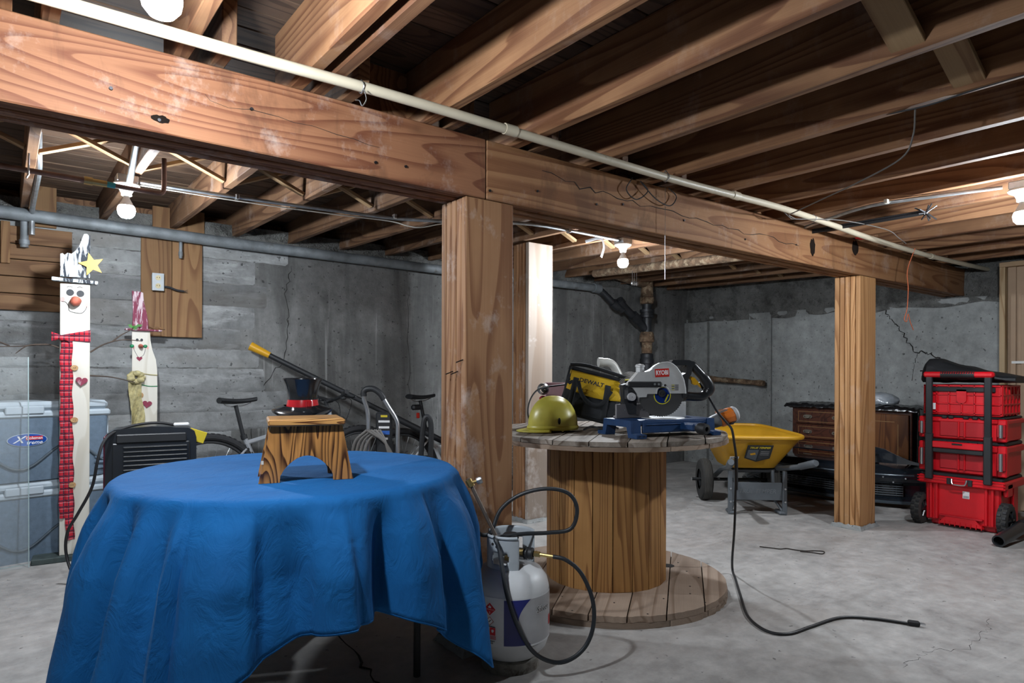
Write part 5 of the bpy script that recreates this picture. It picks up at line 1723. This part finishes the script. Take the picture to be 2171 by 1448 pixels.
# cord of the saw hanging to the floor
cpts = [(2.92, 2.14, 1.145), (2.97, 2.12, 1.08), (3.03, 2.10, .99), (3.09, 2.085, .93), (3.155, 2.095, .89), (3.215, 2.12, .82), (3.27, 2.14, .70), (3.31, 2.17, .52), (3.33, 2.19, .30), (3.40, 2.25, .10), (3.42, 2.26, .02), (3.34, 2.19, .008), (3.1, 2.0, .008), (2.87, 1.81, .008), (2.78, 1.66, .008), (2.83, 1.58, .008), (3.0, 1.56, .008), (3.22, 1.53, .008), (3.33, 1.43, .008), (3.40, 1.30, .008)]
cd = thing('power_cord', 'black saw cord dropping off the spool and curling on the floor', 'cord')
MB().tube(smooth_path(cpts, 8), .0068, 8).build('cord', M_wire, cd)
MB().tube([(3.26, 2.135, .725), (3.31, 2.165, .53)], [.011, .009], 10).build('cord_joint', M_wire, cd)
MB().box((3.412, 1.278, .012), (.05, .025, .024), .005, rot=(0, 0, R(-60))).build('plug', M_black, cd)
for q in (-1, 1):
    MB().box((3.43 + q * .005, 1.246 + q * .003, .014), (.022, .003, .006), rot=(0, 0, R(-60))).build('prong', M_silver, cd)

# ------------------------------------------------------------------ orange corded tool at the spool edge
M_orange = plain('orange_plastic', (.52, .13, .012), .4, var=.12)
t = thing('rotary_tool', 'orange and grey corded tool lying at the right of the spool top', 'power tool', (3.125, 2.15, ST + .045), -YAW)
t.rotation_euler = (0, R(-20), -YAW + R(8))
g1 = MB(); g1.lathe([(.012, -.11), (.024, -.10), (.030, -.06), (.036, -.03), (.038, 0)], 20, axis='X', capb=True); g1.build('grey_body', plain('grey_plastic', (.13, .135, .14), .5), t, (0, 0, .02))
g1 = MB(); g1.lathe([(.040, 0), (.045, .01), (.046, .07), (.044, .085)], 10, axis='X'); g1.build('orange_housing', M_orange, t, (0, 0, .02))
g1 = MB(); g1.lathe([(.044, .085), (.044, .10), (.034, .112), (.002, .113)], 20, axis='X'); g1.build('end_cap', M_swoosh, t, (0, 0, .02))
for q in range(4):
    MB().box((.03, -.03 + .02 * q, .062), (.05, .004, .008), .002).build('vent_rib', M_silver, t)
MB().tube(smooth_path([(.1, .0, -.01), (.06, -.03, -.02), (.03, -.02, -.01)], 4), .006, 6).build('tail_cable', M_wire, t)

# ------------------------------------------------------------------ scraps on the bench behind the saw
M_pvcw = plain('white_plastic_pipe', (.66, .66, .62), .35, var=.06)
t = thing('pipe_fitting', 'white plastic pipe with an elbow standing behind the tool bag', 'pipe', (2.97, 2.75, ST), -YAW)
MB().tube([(.06, 0, .0), (.02, 0, .27), (-.02, 0, .33)], .021, 14).build('pipe', M_pvcw, t)
MB().tube(smooth_path([(-.005, 0, .30), (-.04, 0, .365), (-.075, -.01, .385), (-.115, -.02, .385)], 4), .025, 14).build('elbow', M_pvcw, t)
MB().cyl((-.11, -.02, .385), (-.135, -.025, .385), .029, None, 14).build('end_cap', M_pvcw, t)
MB().tube([(.03, 0, .235), (.015, 0, .275)], .026, 12).build('collar', plain('yellowed_collar', (.5, .42, .22), .5), t)
t = thing('cable_coil', 'grey cable coil heaped behind the mitre saw', 'cable', (2.93, 2.62, ST), -YAW)
for q in range(5):
    rr_ = .075 + .006 * q
    MB().tube([(rr_ * math.cos(2 * PI * k / 28), .02 * q - .04, .16 + .09 * (q == 9) + rr_ * 1.25 * math.sin(2 * PI * k / 28) + .04) for k in range(28)], .0055, 6, closed=True).build('cable_turn', M_wireg, t)
MB().tube(smooth_path([(.0, -.06, .30), (.07, -.05, .305), (.14, -.03, .315), (.2, -.02, .30)], 4), .004, 6).build('yellow_wire', M_byel, t)
MB().tube(smooth_path([(-.05, -.06, .28), (.05, -.07, .29), (.1, -.04, .285)], 4), .004, 6).build('yellow_wire', M_byel, t)
tag(MB().box((3.10, 2.46, ST + .055), (.05, .04, .11), .003, rot=(0, 0, -YAW)).build('wood_offcut', W_stud), 'pale wood offcut stood behind the saw blade', 'wood block')
cable('drooping_cable', 'thin black cable drooping under the spool top at the back', 'cable', [(3.22, 2.82, .80), (3.19, 2.85, .62), (3.1, 2.9, .5), (2.98, 2.92, .42), (2.9, 2.93, .40)], .005, M_wire)
cable('bench_cable', 'tangle of black cable under the raised bag edge', 'cable', [(2.52, 2.60, ST + .008), (2.60, 2.62, ST + .02), (2.64, 2.58, ST + .008), (2.70, 2.6, ST + .03), (2.72, 2.53, ST + .01)], .006, M_wire)
cable('floor_wire', 'bent rusty wire lying on the floor by the wheelbarrow', 'wire', [(4.10, 2.50, .004), (4.13, 2.42, .006), (4.16, 2.38, .004), (4.2, 2.36, .005), (4.22, 2.30, .004), (4.24, 2.25, .006), (4.3, 2.22, .004), (4.33, 2.17, .005), (4.27, 2.15, .004), (4.24, 2.2, .006), (4.21, 2.27, .004)], .0035, plain('rusty_wire', (.06, .05, .045), .7, .4))

# ------------------------------------------------------------------ wheelbarrow
M_tray = plain('amber_yellow_tray', (.52, .27, .012), .5, var=.1, scale=3, bump=.1)
M_gst = plain('grey_painted_steel', (.12, .135, .15), .5, .3, var=.15)
M_rub = plain('tyre_rubber', (.035, .034, .032), .85, var=.2)
M_tread = plain('dusty_tread', (.09, .085, .075), .9, var=.2)
t = thing('wheelbarrow', 'yellow tray wheelbarrow with grey legs and two wheels', 'wheelbarrow', (5.10, 3.17, 0), -YAW + R(-4))
def tray(u, v):
    # v: 0 bottom .. 1 rim, u around; local -y is the handle end
    a = 2 * PI * u
    c, s = math.cos(a), math.sin(a)
    e = .34
    cx = math.copysign(abs(c) ** e, c)
    sy = math.copysign(abs(s) ** e, s)
    bw, tw = .21, .385
    b0, b1 = .02, .50
    t0, t1 = -.24, .86
    w = bw + (tw - bw) * v
    ymid = (b0 + b1) / 2 + ((t0 + t1) / 2 - (b0 + b1) / 2) * v
    yl = (b1 - b0) / 2 + ((t1 - t0) / 2 - (b1 - b0) / 2) * v
    w *= (1 - .20 * (sy + 1) / 2 * v)
    z = .375 + .285 * v + .02 * v * (sy + 1) / 2
    return (cx * w, ymid + sy * yl, z)
mb = MB()
mb.grid(lambda u, v: tray(u, v), 72, 8, True)
n = 72
mb.add([tray(q / n, 0) for q in range(n)], [tuple(range(n))])
o = mb.build('tray', M_tray, t)
o.modifiers.new('t', 'SOLIDIFY').thickness = .006
rim = [tray(q / n, 1) for q in range(n)]
MB().tube([(x * 1.015, y, z) for x, y, z in rim], .018, 8, closed=True, flat=.8).build('rolled_rim', M_tray, o)
# label on the handle-end face
ang = math.atan2(.26, .285)
lbp = bpy.data.objects.new('shield_label', None); COL.objects.link(lbp); lbp.parent = t
lbp.location = (.0, -.128, .525); lbp.rotation_euler = (R(42), 0, 0)
s1 = MB(); s1.prism([(-.105, .10), (.105, .10), (.105, -.06), (0, -.105), (-.105, -.06)], -.011, -.006); s1.build('shield', M_coal, lbp)
s1 = MB(); s1.prism([(-.092, .045), (-.006, .045), (-.006, -.088), (-.092, -.05)], -.0122, -.0108); s1.build('shield_picture', M_gst, lbp)
s1 = MB(); s1.prism([(.006, .045), (.092, .045), (.092, -.05), (.006, -.088)], -.0122, -.0108); s1.build('shield_text_panel', plain('label_dark_grey', (.035, .038, .042), .5), lbp)
lettering('TRUE TEMPER', .03, M_yel, lbp, (0, -.0116, .072), bold=.0007, shear=.25, sx=.92)
for q in range(3):
    MB().box((.05, -.0126, .026 - q * .02), (.07, .0008, .004)).build('print_line', M_swoosh, lbp)
s1 = MB(); s1.prism([(-.07, .0), (-.03, .012), (-.02, -.01), (-.06, -.02)], -.0130, -.012); s1.build('barrow_mark', M_org, lbp)
bc = MB().box((-.19, -.012, -.055), (.075, .003, .028)).build('barcode_sticker', M_whitep, lbp)
for q in range(9):
    MB().box((-.217 + q * .007, -.0142, -.055), (.0018 + .0012 * (q % 2), .0008, .02)).build('barcode_bar', M_coal, bc)
s1 = MB(); s1.prism([(-.28, .66 - .02), (-.10, .66 - .02), (-.07, .60), (-.10, .55), (-.28, .55)], .72, .725); s1.build('inner_sticker', M_coal, t)
# frame: rails, legs, plate, wheels
for s in (-1, 1):
    fr = MB()
    fr.tube([(s * .16, .70, .20), (s * .19, .3, .33), (s * .235, -.05, .385), (s * .29, -.33, .44)], .022, 8)
    fr.build('handle_rail', M_gst, t)
    MB().tube([(s * .283, -.30, .436), (s * .32, -.50, .49), (s * .325, -.52, .495)], [.028, .03, .024], 12).build('grip', M_gst, t)
    lg = MB()
    lg.box((s * .225, -.11, .185), (.035, .03, .37), .004)
    lg.box((s * .205, -.06, .015), (.06, .14, .03), .01)
    lg.tube([(s * .215, -.09, .03), (s * .16, -.02, .13), (s * .16, .0, .36)], .014, 8)
    lg.build('leg', M_gst, t)
    for z in (.11, .22):
        MB().cyl((s * .225, -.132, z), (s * .225, -.125, z), .008, None, 10).build('bolt', M_silver, t)
    w = MB()
    w.lathe([(.095, -.05), (.15, -.052), (.178, -.045), (.19, -.03), (.193, 0), (.19, .03), (.178, .045), (.15, .052), (.095, .05)], 40, axis='X')
    wo = w.build('wheel_tyre', M_rub, t, (s * .30, .52, .194))
    for q in range(-2, 3):
        MB().lathe([(.1925 - abs(q) * .0016, q * .013 - .0035), (.196 - abs(q) * .0016, q * .013), (.1925 - abs(q) * .0016, q * .013 + .0035)], 40, axis='X').build('tread_rib', M_tread, wo)
    MB().lathe([(.1, -.035), (.085, -.02), (.03, -.015), (.03, .015), (.085, .02), (.1, .035)], 30, axis='X').build('wheel_rim', M_black, wo)
MB().cyl((-.42, .52, .194), (.42, .52, .194), .015, None, 10).build('axle', M_black, t)
MB().cyl((-.425, .52, .194), (-.418, .52, .194), .02, None, 10).build('axle_nut', M_silver, t)
MB().box((0, -.10, .195), (.42, .012, .15), .003).build('cross_plate', M_gst, t)
lettering('TRUE TEMPER', .05, plain('embossed_grey', (.16, .175, .19), .45, .3), t, (0, -.1075, .195), bold=.0006, shear=.2)
MB().box((.05, .2, .345), (.36, .3, .03), .005).build('tray_support', M_black, t)

# ------------------------------------------------------------------ dark inlaid dresser under black plastic
W_mah = wood('dark_mahogany', (.09, .028, .014), (.035, .010, .006), 'Y', ring=9, scale=5, stretch=.1, blot=.3, tone=.1, rough=.35, coat=.2)
W_mahv = wood('amber_mahogany', (.16, .06, .018), (.075, .024, .008), 'Z', ring=9, scale=5, stretch=.1, blot=.3, tone=.1, rough=.35, coat=.2)
M_inlay = plain('pale_inlay', (.24, .13, .045), .4)
M_pull = plain('antique_brass', (.30, .27, .22), .35, .9)
t = thing('dresser', 'dark mahogany dresser with inlaid drawers behind the golden post', 'dresser', (6.62, 3.08, 0), -PI / 2)
# local x runs along the wall (to the right), local -y is the front
MB().box((0, .225, .46), (1.16, .45, .78), .006).build('carcass', W_mah, t)
MB().box((0, .225, .845), (1.22, .48, .03), .006).build('dresser_top', W_mah, t)
for x in (-.52, .52):
    for y in (.04, .41):
        MB().box((x, y, .04), (.06, .06, .08), .006).build('leg', W_mah, t)
for q, (z, h) in enumerate(((.745, .145), (.59, .145), (.43, .145), (.26, .17))):
    dr = MB().box((-.25, -.012, z), (.56, .024, h), .005).build('drawer', W_mah, t)
    for dz in (-1, 1):
        MB().box((-.25, -.0245, z + dz * (h / 2 - .022)), (.50, .002, .005)).build('inlay', M_inlay, dr)
    for dx in (-1, 1):
        MB().box((-.25 + dx * .25, -.0245, z), (.005, .002, h - .04)).build('inlay', M_inlay, dr)
    for x in (-.10, -.40):
        pl_ = MB()
        pl_.prism([(x + .048 * math.cos(2 * PI * k / 20), z + .023 * math.sin(2 * PI * k / 20) * (1 + .15 * math.cos(4 * PI * k / 20))) for k in range(20)], -.029, -.024)
        po = pl_.build('pull_plate', M_pull, dr)
        MB().tube(smooth_path([(x - .03, -.03, z + .006), (x - .024, -.042, z - .008), (x, -.045, z - .014), (x + .024, -.042, z - .008), (x + .03, -.03, z + .006)], 4), .0035, 6).build('bail', M_pull, po)
d_ = MB().box((.31, -.012, .50), (.50, .024, .62), .005).build('door', W_mahv, t)
for dx in (-1, 1):
    MB().box((.31 + dx * .16, -.0245, .50), (.006, .002, .44)).build('inlay', M_inlay, d_)
for dz in (-1, 1):
    MB().box((.31, -.0245, .50 + dz * .24), (.26, .002, .006)).build('inlay', M_inlay, d_)
M_film = plain('crumpled_black_plastic', (.012, .012, .013), .22, bump=.9, scale=8, bscale=24, spec=.7)
t = tag(MB().grid(lambda u, v: (6.57 + .56 * v - .0, 3.73 - 1.30 * u, .862 + .014 * (1 + mnoise.noise(Vector((u * 22, v * 9, 1)))) + .012 * mnoise.noise(Vector((u * 60, v * 30, 4))) - (.035 if v == 0 else 0)), 70, 12).build('plastic_sheet', M_film), 'crumpled black plastic sheet covering the dresser top', 'plastic sheet')
t.modifiers.new('t', 'SOLIDIFY').thickness = .004
dk = tag(MB().grid(lambda u, v: (6.58 + .5 * u, 2.455 - .018 * v + .01 * mnoise.noise(Vector((u * 9, v * 9, 2))), .02 + .85 * v), 14, 16).build('plastic_drape', M_film), 'black plastic hanging down the right end of the dresser', 'plastic sheet')
dk.modifiers.new('t', 'SOLIDIFY').thickness = .004
M_clearp = plain('cloudy_plastic_bag', (.30, .33, .36), .2, bump=.9, scale=10, bscale=30, spec=.8)
def lump(label, name, mt, c, s, sd, cat='bag', amp=.3, nu=28, nv=18):
    mb = MB()
    mb.ell((0, 0, 0), s, nu, nv)
    mb.v = [tuple(Vector(p) * (1 + amp * mnoise.noise(Vector(p) * 9 + Vector((sd, 0, 0))) + .12 * mnoise.noise(Vector(p) * 26))) for p in mb.v]
    mb.v = [(x, y, max(z, -s[2] * .55)) for x, y, z in mb.v]
    return tag(mb.build(name, mt, None, c), label, cat)
lump('cloudy clear plastic bag on the dresser right of the post', 'plastic_bag', M_clearp, (6.82, 2.86, .935), (.15, .17, .075), 3)

# ------------------------------------------------------------------ car bumper cover lying on the floor
M_car = plain('gloss_black_car_paint', (.012, .016, .022), .12, var=.1, coat=.8)
M_carb = plain('blue_grey_trim', (.07, .09, .11), .3, .2)
t = thing('car_bumper', 'glossy black car bumper cover with mesh grille on the floor', 'bumper', (6.15, 3.10, 0), -PI / 2)
prof = [(.10, .03), (-.03, .035), (-.06, .055), (-.055, .075), (-.02, .085), (.0, .10), (.0, .20), (-.03, .215), (-.07, .235), (-.09, .27), (-.08, .31), (-.03, .345), (.05, .37), (.16, .385), (.28, .39)]
def bow(u):
    x = -1.0 + 1.84 * u
    k_ = abs((x + .08) / .92)
    return x, .30 * k_ ** 3.2
mb = MB()
def bump_pt(u, v):
    x, b_ = bow(u)
    i = min(int(v * (len(prof) - 1)), len(prof) - 2)
    f = v * (len(prof) - 1) - i
    y = prof[i][0] + (prof[i + 1][0] - prof[i][0]) * f
    z = prof[i][1] + (prof[i + 1][1] - prof[i][1]) * f
    return (x, y + b_, z * (1 + .0 * b_) + .02 * b_)
mb.grid(bump_pt, 48, 43)
o = mb.build('cover', M_car, t)
o.modifiers.new('t', 'SOLIDIFY').thickness = .006
mb = MB()
mb.tube([(bow(q / 40)[0], bow(q / 40)[1] - .06, .055) for q in range(41)], .014, 8, flat=.6)
mb.build('lower_lip', M_carb, t)
mb = MB()
mb.tube([(bow(q / 40)[0], bow(q / 40)[1] - .085, .30) for q in range(2, 39)], .008, 8)
mb.build('chrome_edge', M_carb, t)
for q in range(5):
    mb = MB()
    mb.tube([(bow(.1 + .8 * k / 30)[0], bow(.1 + .8 * k / 30)[1] - .012, .112 + q * .02) for k in range(31)], .005, 6)
    mb.build('grille_bar', M_gst, t)
for q in range(34):
    u = .1 + .8 * q / 33
    x, b_ = bow(u)
    MB().box((x, b_ - .010, .152), (.006, .008, .10), .001).build('grille_bar', M_black, t)
MB().prism([(.40, .385), (.86, .40), (.72, .43), (.60, .47), (.50, .515), (.40, .53)], .12, .132).build('fender_tab', M_car, t)
MB().box((-.05, .1, .47), (1.0, .16, .012), .004, rot=(R(6), 0, 0)).build('upper_flange', M_car, t)
for x in (-.5, .4):
    MB().box((x, .2, .42), (.04, .04, .1), .004).build('flange_bracket', M_car, t)
for x, z in ((.55, .24), (.62, .20), (.70, .235)):
    MB().cyl((x, bow((x + 1) / 1.84)[1] - .102, z + .04), (x, bow((x + 1) / 1.84)[1] - .09, z + .04), .007, None, 8).build('sensor', M_silver, t)

# ------------------------------------------------------------------ red rolling tool boxes
M_rd = plain('bright_red_plastic', (.62, .006, .014), .38, var=.08)
M_rdd = plain('deep_red_plastic', (.42, .005, .012), .45, var=.08)
PX, PY = 5.80, 1.85
GR = 'stack of red tool boxes'
def at_stack(name, label, cat, z): return thing(name, label, cat, (PX, PY, z), -PI / 2, GR)
t = at_stack('rolling_tool_box', 'red wheeled tool box at the bottom of the stack', 'tool box', 0)
MB().box((0, .235, .215), (.50, .42, .35), .012).build('body', M_rd, t)
MB().box((0, .235, .03), (.44, .36, .05), .01).build('skid_base', M_rdd, t)
MB().box((0, .22, .365), (.58, .48, .065), .012).build('collar', M_rd, t)
for q in range(3):
    MB().box((0, -.022, .345 + q * .022), (.585, .008, .007), .002).build('collar_rib', M_rd, t)
MB().box((0, .22, .405), (.55, .45, .025), .008).build('lid', M_black, t)
for x in (-.205, -.165, .165, .205):
    MB().box((x, .016, .22), (.018, .03, .33), .004).build('upright_rib', M_rd, t)
MB().box((0, .012, .09), (.29, .03, .015), .004).build('step', M_rdd, t)
MB().prism([(-.15, .03), (.15, .03), (.10, .085), (-.10, .085)], -.005, .03).build('kick_ramp', M_rd, t)
for q in range(9):
    MB().box((-.14 + q * .035, -.006, .036), (.006, .01, .035), .001).build('ramp_rib', M_rd, t)
MB().tube(smooth_path([(-.05, -.03, .385), (-.045, -.04, .355), (-.03, -.042, .345), (.03, -.042, .345), (.045, -.04, .355), (.05, -.03, .385)], 4), .006, 8).build('carry_loop', M_silver, t)
for x in (-.07, .07):
    MB().box((x, -.024, .365), (.03, .012, .05), .003).build('loop_mount', M_black, t)
MB().box((.03, .024, .265), (.045, .003, .055)).build('white_sticker', M_whitep, t)
for q in range(6):
    MB().box((.015 + q * .006, .0215, .25), (.0025, .001, .018)).build('barcode_bar', M_coal, t)
MB().box((.275, .10, .33), (.03, .12, .1), .008).build('side_grip', M_rd, t)
MB().box((.262, .28, .2), (.02, .06, .30), .004).build('side_rib', M_rd, t)
for s in (-1, 1):
    w = MB()
    w.lathe([(.07, -.032), (.1, -.036), (.116, -.028), (.12, 0), (.116, .028), (.1, .036), (.07, .032)], 32, axis='X')
    wo = w.build('wheel', M_rub, t, (s * .285, .02, .12))
    for q in range(18):
        a = 2 * PI * q / 18
        for s2 in (-1, 1):
            MB().box((s2 * .016, .119 * math.cos(a + s2 * .09), .119 * math.sin(a + s2 * .09)), (.026, .022, .007), .002, rot=(a + s2 * .09 - PI / 2, 0, 0)).build('tread_block', M_black, wo)
    MB().lathe([(.072, .03), (.062, .02), (.02, .034), (.002, .034)], 24, axis='X').build('wheel_hub', M_black, wo)
    for q in range(6):
        a = 2 * PI * q / 6
        MB().tube([(.033, .02 * math.cos(a), .02 * math.sin(a)), (.03, .068 * math.cos(a), .068 * math.sin(a))], .008, 6).build('spoke', M_gblk, wo)
# pull handle of the cart
for s in (-1, 1):
    MB().box((s * .195 - .008, -.035, .55), (.052, .036, .36), .006).build('handle_sleeve', M_black, t)
    MB().box((s * .195 - .008, -.035, .90), (.046, .026, .56), .005).build('handle_rail', M_gblk, t)
MB().box((-.008, -.035, 1.19), (.47, .05, .042), .012).build('handle_bar', M_rd, t)
g_ = MB()
g_.tube([(-.12 + .008 * q, -.038, 1.188) for q in range(29)], [.024 if q % 2 else .0265 for q in range(29)], 10)
g_.build('handle_grip', M_black, t)
MB().box((-.008, -.035, .645), (.34, .034, .05), .006).build('cross_bar', M_rd, t)
MB().box((-.008, -.052, .655), (.07, .006, .014), .003).build('cross_bar_recess', M_black, t)
MB().box((-.008, -.03, .60), (.34, .03, .035), .006).build('cross_bar_lower', M_black, t)

def case(label, z, h, name):
    t = at_stack(name, label, 'tool box', z)
    MB().box((0, .235, h * .46), (.545, .40, h * .90), .012).build('body', M_rd, t)
    MB().box((0, .235, h * .80), (.575, .43, h * .2), .01).build('lid_rim', M_rd, t)
    MB().box((0, .235, h * .95), (.555, .41, h * .10), .008).build('lid', M_black, t)
    for x in (-.115, -.07, .03, .09, .14):
        MB().box((x, .018, h * .93), (.035, .02, .022), .004).build('hinge', M_black, t)
    for s in (-1, 1):
        MB().box((s * .262, .03, h * .48), (.06, .05, h * .88), .008).build('corner_block', M_rd, t)
        MB().box((s * .262, -.001, h * .48), (.052, .03, h * .5), .004).build('latch_recess', M_rdd, t)
        MB().cyl((s * .262, -.02, h * .22), (s * .262, -.02, h * .72), .013, None, 12).build('latch_bar', M_silver, t)
    MB().box((0, .030, h * .45), (.30, .012, h * .62), .004).build('front_panel', M_rdd, t)
    for x in (-.02, .02):
        MB().box((x, .020, h * .45), (.012, .014, h * .66), .003).build('front_rib', M_rd, t)
    return t
case('red tool box with silver latches, second from the floor', .4195, .262, 'tool_box')
case('slim red tool box with silver latches under the crate', .683, .19, 'slim_tool_box')
t = at_stack('tool_crate', 'open red ribbed crate on top of the tool box stack', 'crate', .875)
for nm, c, s in (('front_wall', (0, .03, .12), (.50, .014, .23)), ('back_wall', (0, .42, .12), (.50, .014, .23)), ('side_wall', (-.25, .225, .12), (.014, .40, .23)), ('side_wall', (.25, .225, .12), (.014, .40, .23)), ('floor_panel', (0, .225, .012), (.50, .40, .024))):
    MB().box(c, s, .003).build(nm, M_rd, t)
for z in (.02, .09, .16, .228):
    MB().box((0, .02, z), (.52, .014, .012), .002).build('rib', M_rd, t)
    MB().box((.258, .225, z), (.014, .41, .012), .002).build('rib', M_rd, t)
for q in range(7):
    MB().box((-.255 + .085 * q, .02, .12), (.012, .014, .23), .002).build('rib', M_rd, t)
for q in range(6):
    MB().box((.258, .03 + .078 * q, .12), (.014, .012, .23), .002).build('rib', M_rd, t)
MB().box((-.01, .012, .20), (.46, .016, .035), .004).build('black_band', M_black, t)
MB().prism([(-.03, .20), (.035, .20), (.035, .115), (.02, .095), (-.015, .095), (-.03, .115)], .004, .02).build('latch_tongue', M_rd, t)
MB().box((-.19, .010, .065), (.03, .003, .05)).build('white_sticker', M_whitep, t)
MB().prism([(-.0, .0), (.36, 0), (.36, .10), (.30, .03), (.06, .03), (0, .10)], .250, .262, 'YZ').at().build('side_rim', M_rd, t, (0, .045, .13))
# black soft bag on top
M_nyl = plain('black_nylon', (.012, .013, .015), .6, bump=.6, scale=6, bscale=22)
t = thing('soft_case', 'black soft case slumped on the red crate', 'bag', (PX, PY, 1.118), -PI / 2, None)
mb = MB()
def bagf(u, v):
    a = 2 * PI * u
    c, s = math.cos(a), math.sin(a)
    x = -.33 + .66 * v
    taper = math.sin(min(1, v * 5 + .12) * PI / 2) * (1 - .35 * v)
    hz_ = .225 - .15 * v
    y = .2 + math.copysign(abs(s) ** .7, s) * .19 * min(1, taper * 1.2)
    z = .01 + (hz_ * (.5 + .5 * c)) * taper + .03 * math.sin(min(1, v * 4) * PI) * (c > 0) * .3
    z += .012 * mnoise.noise(Vector((x * 9, s * 3, c * 3)))
    if v < .06: x += .0
    return (x, y + .01 * mnoise.noise(Vector((x * 7, c * 3, 1))), max(z, .004))
mb.grid(bagf, 32, 24, True)
n = 32
mb.add([bagf(q / n, 0) for q in range(n)], [tuple(range(n))])
mb.add([bagf(q / n, 1) for q in range(n)], [tuple(range(n))])
mb.build('case_body', M_nyl, t)
MB().tube(smooth_path([(-.30, .05, .10), (-.1, .03, .10), (.1, .035, .075), (.30, .07, .03)], 5), .005, 6).build('zip_seam', M_black, t)

# ------------------------------------------------------------------ blower nozzle at the right edge
t = thing('blower_tube', 'black blower tube lying on the floor at the right edge', 'tube', (5.42, 1.50, .042), R(-4))
mb = MB()
mb.lathe([(.031, 0), (.041, .0), (.043, .04), (.043, .6), (.036, .6)], 20, axis='X')
mb.lathe([(.031, 0), (.033, .05), (.033, .6)], 20, axis='X')
mb.build('tube', M_gblk, t, (0, 0, 0), (0, R(-6), 0))
MB().lathe([(.0445, .40), (.049, .41), (.049, .46), (.0445, .47)], 20, axis='X').build('collar', M_black, t, (0, 0, 0), (0, R(-6), 0))
